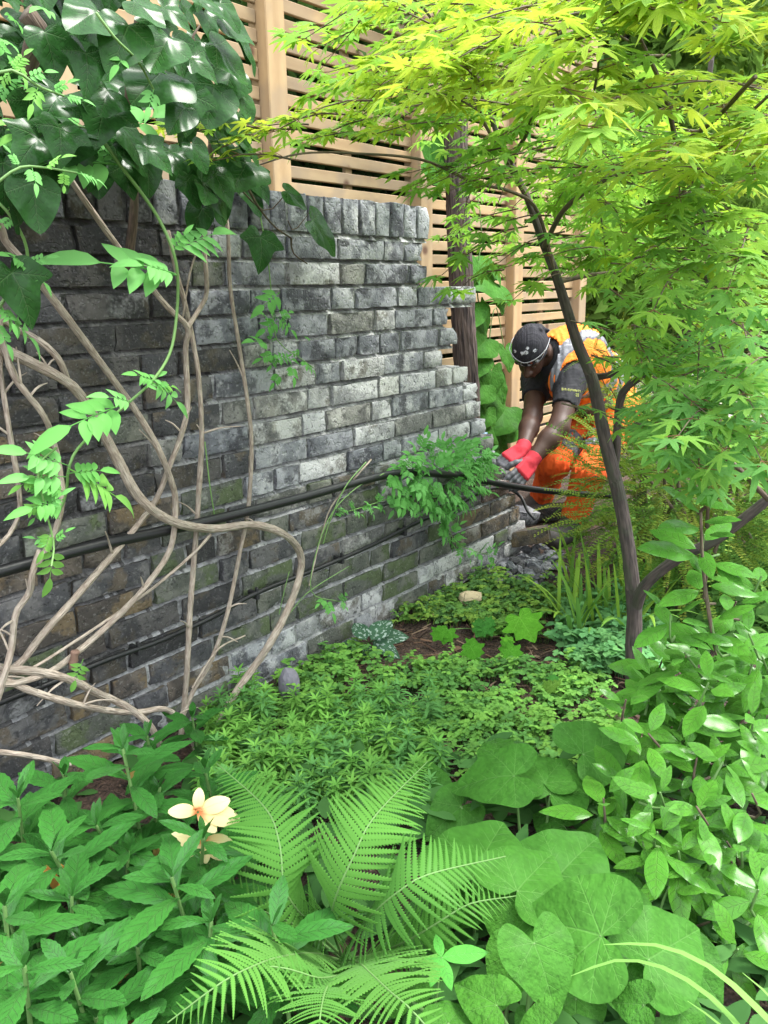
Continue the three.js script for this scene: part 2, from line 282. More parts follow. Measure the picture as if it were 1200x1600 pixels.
  for (let k = 0; k < ROWS; k++) {
    const y0 = COPE_BOT - COURSE * (k + 1), e = rowEnd[k] - 0.012;
    strip(e, [y0 - 0.002, y0 + 0.003, y0 + 0.007, y0 + 0.0115, y0 + 0.03, y0 + 0.055, y0 + COURSE - 0.002], (s, y, j) => { const q = n3(s * 22, y * 30, 1.5, 3); return full(s, y) * ([0.006, 0.009, 0.017, 0.021, 0.010, 0.008, 0.006][j] + (q - 0.5) * 0.014 + 0.02 * Math.max(0, n3(s * 5, y * 9, 4.1, 7) - 0.62)) + (j >= 4 ? 0.003 : 0); });
  }
  strip(2.40, [COPE_BOT - 0.002, COPE_BOT + 0.005, COPE_BOT + 0.011, COPE_BOT + 0.05, COPE_BOT + 0.1], (s, y, j) => [0.005, 0.010, 0.018, 0.010, 0.012][j] + (n3(s * 25, y * 20, 1.5, 3) - 0.5) * 0.012);
  const gs = [geoFrom(pos, uv, idx)];
  for (let k = 0; k <= ROWS; k++) { // the core between the two faces
    const cope = k === ROWS, y0 = cope ? COPE_BOT : COPE_BOT - COURSE * (k + 1), e = (cope ? 2.40 : rowEnd[k]) - 0.02, h = cope ? COPE_H - 0.006 : COURSE, g = cbox(e - S_LEFT, h - 0.001, 0.185, 0.003); g.applyMatrix4(wallM((e + S_LEFT) / 2, y0 + h / 2, -0.119)); gs.push(g);
  }
  part(wall, 'mortar', mergeGeometries(gs), mortarMat);
  part(wall, 'mortar', geoFrom(pos, uv, sooty), std({ map: mMap, bumpMap: mBump, bumpScale: 0.01, roughness: 0.97, color: col(0.36, 0.35, 0.345) }), 'soot-blackened mortar with the shade under the ivy painted in');  // dark tint stands for soot and for the shade below the ivy
}

// ---------------------------------------------------------------- slatted fence behind the wall
const woodMaps = [0, 1, 2].map(q => tex(512, 256, (u, v) => {
  const w = v * 26 + 2.2 * fbm(u, v, 3, 4, 400 + q * 9) + 0.6 * fbm(u, v, 16, 3, 410 + q), ring = 0.5 + 0.5 * Math.sin(w * 6.28 * 0.55), f = fbm(u * 1, v, 8, 3, 420 + q), fine = pn(u * 30, v * 256, 256, 430 + q);
  let k = mix3([0.45, 0.325, 0.180], [0.33, 0.220, 0.115], 0.55 * ring + 0.25 * fine); k = mix3(k, [0.28, 0.215, 0.145], 0.6 * sst(0.45, 0.7, f));
  const kx = (u * 3 + 0.37 * q) % 1 - 0.5, ky = (v * 5 + 0.3 * q) % 1 - 0.5, kd = Math.hypot(kx * 0.75, ky * 0.42); if (hash(Math.floor(u * 3 + 0.37 * q), Math.floor(v * 5 + 0.3 * q), 5 + q) > 0.6) k = mix3([0.13, 0.065, 0.035], k, sst(0.02, 0.07, kd));
  return k;
}));
const woodMats = woodMaps.map((m, i) => std({ map: m, bumpMap: m, bumpScale: 0.0012, roughness: 0.82, color: [col(1, 1, 1), col(0.80, 0.80, 0.78), col(1, 0.96, 0.88)][i], name: 'fence wood' }));
const FD = 2.50, posts = [0.56, 1.48, 2.39, 3.35, 4.25, 5.10];
const fenceM = (s, y, off) => new THREE.Matrix4().makeBasis(U, UP, N).setPosition(V(0, y, 0).addScaledVector(U, s).addScaledVector(N, -(FD - off)));
{
  setSeed(300);
  const f = thing('slatted_fence', 'new pale timber fence of narrow horizontal slats between square posts', 'fence', V(0, 0, 0).addScaledVector(U, 3.3).addScaledVector(N, -FD));
  posts.forEach((s, i) => { const g = uvShift(cbox(0.1, 2.72, 0.1, 0.004), rnd() * 5, rnd() * 5, true); put(f, 'post', g, woodMats[i === 2 ? 2 : i % 2 ? 0 : 2], fenceM(s, 1.36, 0.0)); });
  for (let b = 0; b < posts.length - 1; b++) {
    const a = posts[b] + 0.052, e = posts[b + 1] - 0.052, shapes = [0, 1, 2, 3, 4].map(() => uvShift(cbox(e - a, 0.047, 0.02, 0.003), rnd() * 5, rnd() * 5));
    for (let y = 0.06 + (b < 3 ? 0.066 * 16 : 0); y < 2.66; y += 0.066) put(f, 'slat', pick(shapes), pick(woodMats), fenceM((a + e) / 2, y + 0.024 + rr(-0.003, 0.003), -0.012 + rr(-0.003, 0.003)).multiply(new THREE.Matrix4().makeRotationZ(rr(-0.005, 0.005))));
    part(f, 'batten', uvShift(cbox(0.045, 2.6, 0.02, 0.003), rnd(), rnd(), true).applyMatrix4(fenceM((a + e) / 2, 1.36, -0.036)), woodMats[1]);
  }
}

// ---------------------------------------------------------------- bark
function barkMap(s, a, b, moss, mossAmt, fx = 40, fy = 6) {
  return tex(256, 512, (u, v) => { const f = fbm(u, v, fx >> 2, 3, s), g = pn(u * fx, v * fy, fx, s + 7) * 0.5 + pn(u * fx * 2, v * fy * 2, fx * 2, s + 8) * 0.5; let k = mix3(a, b, sst(0.25, 0.75, 0.6 * g + 0.4 * f)); return mossAmt ? mix3(k, moss, mossAmt * sst(0.52, 0.68, fbm(u, v, 7, 4, s + 30))) : k; });
}
const barkBump = tex(256, 512, (u, v) => pn(u * 36, v * 7, 36, 51) * 0.6 + pn(u * 72, v * 16, 72, 52) * 0.4, { srgb: false });
function woodMat(m, rep, bump) { m.repeat.set(...rep); const b = barkBump.clone(); b.repeat.set(...rep); b.needsUpdate = true; return std({ map: m, bumpMap: b, bumpScale: bump, roughness: 0.9 }); }
const barkDark = woodMat(barkMap(31, [0.028, 0.020, 0.018], [0.105, 0.073, 0.058], [0.06, 0.07, 0.04], 0.2), [3, 1.5], 0.02);
const barkMaple = woodMat(barkMap(32, [0.036, 0.028, 0.025], [0.090, 0.070, 0.060], [0.055, 0.062, 0.038], 0.55), [4, 3], 0.004);
const barkVine = woodMat(barkMap(33, [0.25, 0.195, 0.15], [0.48, 0.40, 0.32], [0.34, 0.30, 0.24], 0.4, 24, 10), [9, 5], 0.004);
const barkTwig = woodMat(barkMap(34, [0.070, 0.050, 0.035], [0.15, 0.105, 0.070], [0.09, 0.10, 0.05], 0.3), [9, 5], 0.002);

// ---------------------------------------------------------------- two black cables on the wall
{
  const black = std({ color: col(0.012, 0.012, 0.013), roughness: 0.42, bumpMap: soilBump, bumpScale: 0.0006 }), grime = std({ color: col(0.02, 0.02, 0.021), roughness: 0.6 });
  const pts = [[-420, 1005, 0.09], [-160, 935, 0.09], [0, 893, 0.09], [150, 853, 0.085], [300, 820, 0.08], [450, 783, 0.075], [600, 743, 0.07], [660, 739, 0.08]].map(([x, y, o]) => onWall(x, y, o));
  pts.push(at(720, 745, 3.08), at(765, 753, 3.22), at(830, 764, 3.38), at(898, 771, 3.5), at(960, 776, 3.62));
  const a = solo('thick_cable', limb(pts, [0.0138, 0.0135], { rad: 12, step: 0.03 }), black, 'thick black cable running along the wall and out past the workman', 'cable');
  const lp = [[-420, 1275], [-160, 1165], [0, 1098], [83, 1066], [167, 1031], [250, 1001], [330, 965], [400, 927], [500, 887], [585, 850], [662, 812], [704, 797], [730, 781], [756, 767], [780, 762]].map(([x, y]) => onWall(x, y, 0.034));
  const hang = [[800, 766, 3.62], [815, 778, 3.62], [824, 798, 3.6], [836, 812, 3.58]].map(q => at(...q));
  const b = thing('thin_cable', 'thin black cable clipped low along the wall, drooping at its broken end', 'cable', onWall(400, 1200, 0.02));
  part(b, 'cable_sheath', limb([...lp, ...hang], [0.0075, 0.0072], { rad: 10, step: 0.025 }), black);
  for (const [x, y] of [[398, 928], [213, 1014], [531, 873], [629, 830], [60, 1076]]) {
    const p = onWall(x, y, 0.024), s = p.clone().sub(CAM).dot(U), q = wallM(s, p.y - 0.003, 0.02);
    const g = mergeGeometries([cbox(0.012, 0.024, 0.042, 0.002).applyMatrix4(q), cbox(0.008, 0.018, 0.012, 0.002).applyMatrix4(wallM(s, p.y + 0.014, 0.034))]);
    part(b, 'cable_clip', g, grime);
  }
}
// ---------------------------------------------------------------- leaf shapes (z along the leaf, y its upper side; length 1)
// a blade: half width prof(t), folded along the midrib, drooping towards the tip
function blade(prof, { nl = 8, nw = 4, fold = 0.25, droop = 0.15, wave = 0, serr = 0, curl = 0, side = 0, sd = 1, L = 1, wmax = 0.5 } = {}) {
  const pos = [], uv = [], idx = [];
  for (let i = 0; i <= nl; i++) {
    const t = i / nl, w = prof(t) * (1 + (serr && i % 2 ? serr : 0));
    for (let k = 0; k <= nw; k++) {
      const u = k / nw * 2 - 1, x = u * w + side * t * t;
      pos.push(x * L, (fold * Math.abs(u) * w - droop * t * t - curl * u * u * w + wave * Math.abs(u) * w * Math.sin(t * 17 + sd + (u > 0 ? 1.3 : 0))) * L, t * L); uv.push(0.5 + 0.5 * u * w / wmax, t);
    }
  }
  const W = nw + 1; for (let i = 0; i < nl; i++) for (let k = 0; k < nw; k++) { const a = i * W + k; idx.push(a, a + W, a + 1, a + 1, a + W, a + W + 1); }
  return geoFrom(pos, uv, idx);
}
// a leaf whose outline [x, z] is seen from the leaf stalk's end (0, 0) without folds; hf gives its height
function lobed(half, hf, rings = [0.3, 0.62, 1]) {
  const o = [...half.map(p => [p[0], p[1]]), ...half.slice(1, -1).reverse().map(p => [-p[0], p[1]])], n = o.length, pos = [0, hf(0, 0), 0], uv = [0.5, 0.5], idx = [];
  for (const r of rings) for (const [x, z] of o) { pos.push(x * r, hf(x * r, z * r, r), z * r); uv.push(0.5 + x * r / 2.2, 0.5 + z * r / 2.2); }
  for (let k = 0; k < n; k++) { idx.push(0, 1 + k, 1 + (k + 1) % n); for (let q = 0; q < rings.length - 1; q++) { const a = 1 + q * n + k, b = 1 + q * n + (k + 1) % n; idx.push(a, a + n, b, b, a + n, b + n); } }
  const g = geoFrom(pos, uv, idx), nm = g.attributes.normal; let s = 0; for (let i = 0; i < nm.count; i++) s += nm.getY(i); if (s < 0) { const ix = g.index.array; for (let i = 0; i < ix.length; i += 3) { const t = ix[i]; ix[i] = ix[i + 1]; ix[i + 1] = t; } g.computeVertexNormals(); }
  return g;
}
function smoothHalf(pts, per = 4) { const c = new THREE.CatmullRomCurve3(pts.map(p => V(p[0], 0, p[1])), false, 'catmullrom', 0.5), r = []; const n = (pts.length - 1) * per; for (let i = 0; i <= n; i++) { const p = c.getPoint(i / n); r.push([i === 0 || i === n ? 0 : Math.max(p.x, 0.004), p.z]); } return r; }
// colour and relief of a leaf: veins are [x0, y0, x1, y1, width] in uv
function leafSkin(base, vein, segs, { sd = 1, mottle = 0.25, spots = null, size = 256, edge = null, veinAmt = 0.8, puff = 0.5, quilt = 0 } = {}) {
  const D = new Float32Array(size * size);
  for (let j = 0; j < size; j++) for (let i = 0; i < size; i++) {
    const u = (i + 0.5) / size, v = (j + 0.5) / size; let best = 0;
    for (const [x0, y0, x1, y1, w] of segs) { const dx = x1 - x0, dy = y1 - y0, t = clamp(((u - x0) * dx + (v - y0) * dy) / (dx * dx + dy * dy)), d = Math.hypot(u - x0 - t * dx, v - y0 - t * dy), k = 1 - d / (w * (1.15 - 0.7 * t)); if (k > best) best = k; }
    D[j * size + i] = Math.max(0, best);
  }
  const map = tex(size, size, (u, v, i, j) => {
    const a = fbm(u, v, 5, 4, sd), b = fbm(u, v, 40, 2, sd + 4), q = sst(0, 0.55, D[j * size + i]); let k = base.map(c => c * (1 + mottle * 2 * (a - 0.5) + mottle * (b - 0.5)));
    if (spots) { const c = fbm(u, v, 11, 2, sd + 70); k = mix3(k, spots, 0.8 * sst(0.60, 0.66, c)); }
    return mix3(k, vein, veinAmt * q);
  }, { clampEdge: true });
  const bump = tex(size, size, (u, v, i, j) => 0.75 - puff * sst(0, 0.8, D[j * size + i]) + (0.2 + quilt) * (fbm(u, v, 28, 3, sd + 2) - 0.5), { srgb: false, clampEdge: true });
  return { map, bump };
}
function pinnateVeins(n, spread, rise, w = 0.012, lo = 0.06, hi = 0.9) { const s = [[0.5, 0, 0.5, 1, w * 1.6]]; for (let k = 0; k < n; k++) { const t = lerp(lo, hi, k / (n - 1)), l = spread * Math.sin(Math.PI * clamp(t * 0.92 + 0.06)); s.push([0.5, t, 0.5 + l, t + rise, w * 0.7], [0.5, t + 0.012, 0.5 - l, t + 0.012 + rise, w * 0.7]); } return s; }
function palmVeins(tips, w = 0.011) { const s = []; for (const [x, z, k = 1] of tips) { const X = x / 2.2, Z = z / 2.2; s.push([0.5, 0.5, 0.5 + X, 0.5 + Z, w * k]); for (let q = 0.25; q < 0.9; q += 0.16) for (const e of [-1, 1]) { const a = e * 0.75, ca = Math.cos(a), sa = Math.sin(a), l = 0.26 * (1 - q * 0.5); s.push([0.5 + X * q, 0.5 + Z * q, 0.5 + X * q + (X * ca - Z * sa) * l, 0.5 + Z * q + (X * sa + Z * ca) * l, w * 0.5 * k]); } } return s; }
function leafMat(skin, color, { trans = 0.4, coat = 0, coatRough = 0.25, bump = 0.002, name = 'leaf' } = {}) {
  const m = new THREE.MeshPhysicalMaterial({ color, roughness: 0.95, transmission: trans, thickness: 0, side: THREE.DoubleSide, specularIntensity: 0.08, name });
  if (skin) { m.map = skin.map; m.bumpMap = skin.bump; m.bumpScale = bump; }
  if (coat) { m.clearcoat = coat; m.clearcoatRoughness = coatRough; }
  return m;
}
const tints = (skin, list, o) => list.map(c => leafMat(skin, col(...c), o));
// leaf shapes of each plant, a few variants each
const ellipse = (w, p = 1, q = 1) => t => w * Math.pow(Math.sin(Math.PI * Math.pow(clamp(t, 0.0001, 0.9999), q)), p);
const IVY_TIPS = [[0, 1], [0.62, 0.22], [-0.62, 0.22], [0.36, -0.2, 0.8], [-0.36, -0.2, 0.8]];
const ivyShape = [[[0, -0.05], [0.14, -0.20], [0.36, -0.21], [0.55, -0.04], [0.68, 0.17], [0.55, 0.36], [0.43, 0.52], [0.27, 0.75], [0.10, 0.93], [0, 1]], [[0, -0.04], [0.16, -0.18], [0.40, -0.17], [0.58, 0.03], [0.57, 0.24], [0.50, 0.42], [0.40, 0.60], [0.26, 0.80], [0.10, 0.95], [0, 1]]];
ivyShape.push([[0, -0.05], [0.15, -0.24], [0.38, -0.22], [0.50, -0.06], [0.74, 0.20], [0.47, 0.30], [0.36, 0.44], [0.25, 0.70], [0.10, 0.90], [0, 1]], [[0, -0.03], [0.12, -0.14], [0.32, -0.16], [0.48, 0.0], [0.50, 0.22], [0.44, 0.42], [0.34, 0.62], [0.20, 0.82], [0.08, 0.95], [0, 1]]);
const ivyGeos = [0, 1, 2, 3].map(i => lobed(smoothHalf(ivyShape[i], 3), (x, z, r = 0) => 0.10 * Math.abs(x) - (0.12 + 0.05 * i) * z * z + 0.05 * Math.sin(x * 7 + i * 2) * Math.sin(z * 6 + i) - 0.13 * x * x * (i % 2 ? 1 : 0.3)));
const ivySkin = leafSkin([0.026, 0.095, 0.018], [0.09, 0.19, 0.055], palmVeins(IVY_TIPS, 0.008), { sd: 501, mottle: 0.35, veinAmt: 0.5, puff: 0.25 });
const ivyMats = tints(ivySkin, [[0.92, 0.94, 0.94], [0.96, 0.96, 0.98], [1.0, 1.0, 1.0], [1.06, 1.05, 0.98], [1.1, 1.07, 0.96]], { trans: 0.3, coat: 0.34, coatRough: 0.22, bump: 0.009, name: 'ivy leaf' });
function mapleHalf(k) {
  const lobes = [[-122, 0.36], [-80, 0.70], [-40, 0.92], [0, 1]].map(([a, r]) => [a * (1 + 0.04 * k), r]), P = (deg, r) => { const a = deg * Math.PI / 180; return [Math.abs(Math.sin(a)) * r, Math.cos(a) * r]; };
  const o = [[0, -0.06]];
  lobes.forEach(([a, r], i) => { // each lobe: shoulder, belly, tip, belly; the next sinus
    const half = 12.5 * (1 - 0.1 * k);
    if (i === 0) o.push(P(a - 22, r * 0.5));
    o.push(P(a - half * 0.95, r * 0.52), P(a - half * 0.62, r * 0.72));
    o.push(P(a, r));
    if (i < lobes.length - 1) { const nx = lobes[i + 1]; o.push(P(a + half * 0.62, r * 0.72), P(a + half * 0.95, r * 0.52)); o.push(P((a + nx[0]) / 2, 0.27 + 0.06 * i / 3)); }
  });
  return o;
}
const mapleGeos = [0, 1, 2, 3].map(i => lobed(mapleHalf(i % 2 ? 1 : -0.5), (x, z, r = 0) => -(0.07 + 0.07 * i) * (x * x + z * z) + 0.05 * Math.sin(x * 5 + i), [0.5, 1]));
const MAPLE_TIPS = [[0, 1], [0.60, 0.70], [-0.60, 0.70], [0.69, 0.12], [-0.69, 0.12], [0.3, -0.19, 0.7], [-0.3, -0.19, 0.7]];
const mapleSkin = leafSkin([1, 1, 1].map(c => c * 0.92), [1, 1, 0.75], palmVeins(MAPLE_TIPS, 0.012), { sd: 520, mottle: 0.22, veinAmt: 0.5, puff: 0.3 });
const HEART_TIPS = [[0, 1], [0.55, 0.45, 0.8], [-0.55, 0.45, 0.8], [0.62, -0.05, 0.7], [-0.62, -0.05, 0.7], [0.4, -0.32, 0.6], [-0.4, -0.32, 0.6]];
const heartHalf = smoothHalf([[0, -0.02], [0.10, -0.22], [0.30, -0.36], [0.47, -0.27], [0.56, -0.06], [0.55, 0.18], [0.44, 0.46], [0.27, 0.72], [0.10, 0.92], [0, 1.02]], 4);
const heartGeos = [0, 1, 2, 3].map(i => lobed(heartHalf, (x, z, r = 0) => 0.24 * Math.abs(x) - (0.18 + 0.07 * i) * z * Math.abs(z) - 0.34 * x * x + 0.045 * Math.sin(9 * x + i * 2) * Math.sin(8 * z + i) * r, [0.2, 0.42, 0.63, 0.82, 1]));
const heartSkin = leafSkin([0.054, 0.178, 0.022], [0.12, 0.29, 0.06], palmVeins(HEART_TIPS, 0.006), { sd: 540, mottle: 0.3, veinAmt: 0.5, size: 384, puff: 0.14, quilt: 0.5 });
const heartMats = tints(heartSkin, [[0.88, 0.9, 0.92], [0.97, 0.98, 0.98], [1.0, 1.0, 1.0], [1.06, 1.04, 0.97]], { trans: 0.33, coat: 0.12, coatRough: 0.45, bump: 0.006, name: 'broad leaf' });
const vibGeos = [0, 1, 2, 3].map(i => blade(ellipse(0.185 + 0.018 * (i % 3), 0.85, 0.92), { nl: 9, nw: 4, fold: 0.30 - 0.06 * i, droop: 0.08 + 0.07 * i, wave: 0.06, sd: i * 2, curl: 0.25, wmax: 0.25 }));
const vibSkin = leafSkin([0.070, 0.225, 0.024], [0.15, 0.34, 0.06], pinnateVeins(7, 0.36, 0.13, 0.012), { sd: 560, mottle: 0.18, veinAmt: 0.5, puff: 0.35 });
const vibMats = tints(vibSkin, [[0.93, 0.95, 0.96], [0.97, 0.97, 0.98], [1.0, 1.0, 1.0], [1.08, 1.05, 0.98], [1.12, 1.08, 0.96]], { trans: 0.30, coat: 0.30, coatRough: 0.22, bump: 0.004, name: 'shrub leaf' });
const lanceGeos = [0, 1, 2, 3].map(i => blade(t => 0.132 * Math.pow(Math.sin(Math.PI * Math.pow(clamp(t, 0.0001, 0.9999), 1.3)), 0.85) + 0.020 * (1 - t), { nl: 18, nw: 4, fold: 0.35 - 0.08 * i, droop: 0.10 + 0.13 * i, serr: 0.11, wave: 0.05, sd: i, curl: 0.2, wmax: 0.2 }));
const lanceSkin = leafSkin([0.040, 0.168, 0.026], [0.12, 0.31, 0.07], pinnateVeins(8, 0.3, 0.16, 0.010), { sd: 580, mottle: 0.18, veinAmt: 0.45, puff: 0.35 });
const lanceMats = tints(lanceSkin, [[0.94, 0.95, 0.96], [0.97, 0.98, 0.98], [1.0, 1.0, 1.0], [1.05, 1.04, 0.98]], { trans: 0.33, coat: 0.40, coatRough: 0.20, bump: 0.005, name: 'serrated leaf' });
// a jasmine leaf: three or four pairs of leaflets and a longer one at the end
function compoundLeaf(i) {
  const g = [], pairs = 3 + i % 2, lf = (l, w, d) => blade(ellipse(w, 0.9, 0.82), { nl: 5, nw: 2, fold: 0.35, droop: d, wmax: 0.25 }).scale(l, l, l);
  for (let k = 0; k < pairs; k++) for (const e of [-1, 1]) { const z = 0.16 + k * 0.40 / pairs + 0.02 * e, q = lf(0.27 + 0.03 * Math.sin(k * 3 + i), 0.235, 0.2 + 0.1 * (i % 3)); q.applyMatrix4(frame(V(0, -0.06 * z * z, z), V(e * 0.9, 0.06 * ((i + k) % 3 - 1), 0.5), V(-0.15 * e, 1, 0.1))); g.push(q); }
  const e = lf(0.46, 0.17, 0.28); e.applyMatrix4(frame(V(0, -0.03, 0.60), V(0.05 * (i - 1.5), -0.10, 1), UP)); g.push(e);
  g.push(limb([V(0, 0, 0), V(0, 0.0, 0.3), V(0, -0.03, 0.62)], [0.010, 0.006], { rad: 4, step: 0.16 }));
  return mergeGeometries(g);
}
const jasGeos = [0, 1, 2, 3].map(compoundLeaf);
const jasMats = tints(null, [[0.12, 0.36, 0.075], [0.165, 0.45, 0.105], [0.20, 0.51, 0.14], [0.24, 0.54, 0.11]], { trans: 0.42, coat: 0.12, coatRough: 0.4, name: 'jasmine leaf' });
// fern pinna: a narrow blade cut into small rounded teeth that reach halfway to its midrib; length 1
const pinnaGeos = [0, 1, 2, 3].map(i => {
  const n = 17, pos = [], uv = [], idx = [], sag = 0.08 + 0.07 * i;
  for (let k = 0; k <= n * 2; k++) {
    const t = k / (n * 2), tooth = k % 2 ? 1 : 0.48, w = (0.090 * Math.pow(1 - t, 0.62) * (0.72 + 0.28 * Math.min(1, t * 7)) + 0.003);
    for (const u of [-1, -0.5, 0, 0.5, 1]) { const a = Math.abs(u), x = (a === 1 ? Math.sign(u) * w * tooth : u * w), lift = a === 1 ? (k % 2 ? -0.012 : 0.004) : a ? 0.010 : 0; pos.push(x, lift - sag * t * t, t + (a === 1 && k % 2 ? 0.016 : 0)); uv.push(0.5 + u / 2, t); }
  }
  for (let k = 0; k < n * 2; k++) for (let q = 0; q < 4; q++) { const a = k * 5 + q; idx.push(a, a + 5, a + 1, a + 1, a + 5, a + 6); }
  return geoFrom(pos, uv, idx);
});
const fernMats = tints(null, [[0.095, 0.265, 0.042], [0.110, 0.29, 0.048], [0.085, 0.24, 0.040]], { trans: 0.42, coat: 0.05, name: 'fern' });
lanceMats.push(leafMat(lanceSkin, col(1, 1, 1), { trans: 0.2, name: 'withered leaf' })); lanceMats[4].map = tex(64, 64, (u, v) => mix3([0.26, 0.15, 0.05], [0.40, 0.30, 0.09], fbm(u, v, 6, 3, 9)), { clampEdge: true });
const stemGreen = std({ color: col(0.10, 0.20, 0.05), roughness: 0.7 }), stemJas = std({ color: col(0.16, 0.30, 0.085), roughness: 0.6 }), stemBrown = std({ color: col(0.10, 0.062, 0.036), roughness: 0.85 }), stemRed = std({ color: col(0.19, 0.085, 0.035), roughness: 0.75 });
// strap-shaped blade drawn from a base towards a tip, bending over
function strap(p0, p1, bend, w, n = 12) {
  const mid = p0.clone().lerp(p1, 0.55).add(V(0, bend, 0)), c = new THREE.QuadraticBezierCurve3(p0, mid, p1), pos = [], uv = [], idx = [], dir = p1.clone().sub(p0); dir.y = 0; if (dir.lengthSq() < 1e-5) dir.set(0.3, 0, 0.2);
  const side = V(0, 0, 0).crossVectors(UP, dir).normalize();
  for (let i = 0; i <= n; i++) { const t = i / n, p = c.getPoint(t), ww = w * Math.pow(Math.sin(Math.PI * (0.18 + 0.815 * t)), 0.7), nrm = V(0, 0, 0).crossVectors(c.getTangent(t), side).multiplyScalar(-0.3); for (const e of [-1, 0, 1]) { pos.push(p.x + side.x * ww * e + (e ? nrm.x * ww : 0), p.y + (e ? nrm.y * ww : 0), p.z + side.z * ww * e + (e ? nrm.z * ww : 0)); uv.push(0.5 + e / 2, t); } }
  for (let i = 0; i < n; i++) for (let k = 0; k < 2; k++) { const a = i * 3 + k; idx.push(a, a + 3, a + 1, a + 1, a + 3, a + 4); }
  return geoFrom(pos, uv, idx);
}
const strapMats = tints(null, [[0.18, 0.37, 0.06], [0.26, 0.45, 0.06], [0.13, 0.30, 0.06], [0.19, 0.38, 0.085]], { trans: 0.35, coat: 0.1, name: 'strap leaf' });
const jitterUp = (k) => V(rr(-k, k), 1, rr(-k, k)).normalize();
// ---------------------------------------------------------------- woody jasmine on the wall
{
  setSeed(900);
  const vine = thing('jasmine_vine', 'bare looping woody jasmine stems with fresh green shoots on the dark wall', 'climbing plant', wallPt(1.0, 0, 0.06));
  const W = (a, o0 = 0.05, o1 = o0) => a.map(([x, y], i) => onWall(x, y, lerp(o0, o1, i / (a.length - 1)) + 0.012 * Math.sin(i * 1.7)));
  const stems = [
    [[[-60, 520], [0, 545], [60, 572], [115, 605], [150, 655], [185, 720], [220, 780], [270, 815], [330, 826], [395, 820], [440, 833], [466, 858], [470, 890], [455, 940], [425, 1000], [395, 1045], [370, 1080], [345, 1125], [330, 1160]], 0.0155, 0.0135, 0.13, 0.10],
    [[[-30, 500], [30, 517], [65, 535], [92, 562], [105, 592]], 0.0075, 0.009, 0.12, 0.13],
    [[[-20, 345], [10, 380], [43, 417], [100, 490], [180, 597], [213, 643], [247, 700], [267, 750], [274, 785], [267, 855], [233, 909], [192, 955], [137, 1005], [83, 1047], [25, 1067], [-40, 1075]], 0.0105, 0.0095, 0.10, 0.12],
    [[[70, 220], [130, 310], [180, 380], [220, 430], [262, 480], [293, 512], [290, 547], [293, 633], [283, 680], [263, 733], [240, 787], [179, 863], [117, 934], [62, 997], [33, 1034], [0, 1056]], 0.0085, 0.0105, 0.09, 0.09],
    [[[318, 330], [320, 400], [323, 457], [310, 485], [293, 512]], 0.007, 0.008, 0.08, 0.09],
    [[[262, 360], [277, 430], [290, 480], [300, 527], [310, 587], [315, 680], [310, 780], [304, 863], [296, 967], [292, 1050], [287, 1105], [283, 1150]], 0.0075, 0.0105, 0.06, 0.06],
    [[[352, 320], [357, 380], [360, 453], [373, 537], [387, 630], [393, 697], [388, 793], [375, 863], [354, 963], [329, 1034], [304, 1076], [285, 1120]], 0.0068, 0.0085, 0.05, 0.06],
    [[[-20, 480], [3, 533], [23, 590], [67, 647], [83, 687], [93, 733], [97, 780], [86, 830], [60, 880]], 0.0085, 0.008, 0.14, 0.14],
    [[[-10, 540], [0, 580], [13, 663], [27, 747], [30, 800], [10, 840], [-30, 870]], 0.007, 0.006, 0.11, 0.11],
    [[[62, 860], [50, 897], [46, 926], [25, 959], [17, 1017], [2, 1067], [-20, 1110]], 0.009, 0.010, 0.12, 0.13],
    [[[-40, 1046], [8, 1046], [62, 1050], [112, 1063], [154, 1084], [200, 1105], [235, 1135], [255, 1175]], 0.0135, 0.011, 0.12, 0.12],
    [[[-40, 1050], [8, 1063], [50, 1080], [117, 1100], [175, 1111], [220, 1112], [258, 1108], [285, 1128], [302, 1160], [310, 1195]], 0.011, 0.009, 0.13, 0.12],
    [[[-60, 1168], [0, 1175], [54, 1182], [110, 1195]], 0.009, 0.007, 0.12, 0.12],
  ];
  for (const [a, r0, r1, o0, o1] of stems) { if (a[0][0] < -5) a.unshift([a[0][0] - 330, a[0][1] + 260], [a[0][0] - 170, a[0][1] + 90]); const z = a[a.length - 1]; if (z[0] < 5) a.push([z[0] - 120, z[1] + 60], [z[0] - 210, z[1] + 170]); const g = limb(W(a, o0, o1), [r0 * 0.78, r1 * 0.78], { rad: 9, step: 0.018, lump: 0.17, sd: rnd() * 40 }); part(vine, 'stem', g, barkVine);
    if (a.length > 8) { const cv = new THREE.CatmullRomCurve3(W(a, o0, o1)); for (let i = 0; i < 4; i++) { const p = cv.getPointAt(rr(0.15, 0.85)), d = V(rr(-0.5, 0.5), rr(-0.2, 1), rr(-0.5, 0.5)).addScaledVector(U, rr(-0.6, 0.6)).normalize(), l = rr(0.03, 0.11); part(vine, 'side_twig', limb([p, p.clone().addScaledVector(d, l * 0.5).add(V(0, 0.006, 0)), p.clone().addScaledVector(d, l)], [0.0034, 0.0014], { rad: 5, step: 0.012, lump: 0.2 }), barkVine); } } }
  const thin = [
    [[[329, 835], [304, 863], [250, 910], [188, 955], [125, 997], [54, 1042], [10, 1060]], 0.0045, 0.10], [[[580, 718], [550, 752], [518, 791], [501, 840], [483, 915]], 0.003, 0.06], [[[572, 722], [540, 760], [515, 815], [505, 850]], 0.0022, 0.08],
    [[[436, 960], [445, 920], [452, 893]], 0.0016, 0.05], [[[450, 962], [482, 925], [545, 885]], 0.0016, 0.04], [[[300, 1075], [340, 1015], [383, 993]], 0.003, 0.07], [[[320, 690], [328, 760], [336, 810]], 0.002, 0.04], [[[312, 380], [296, 430], [285, 500]], 0.003, 0.06],
  ];
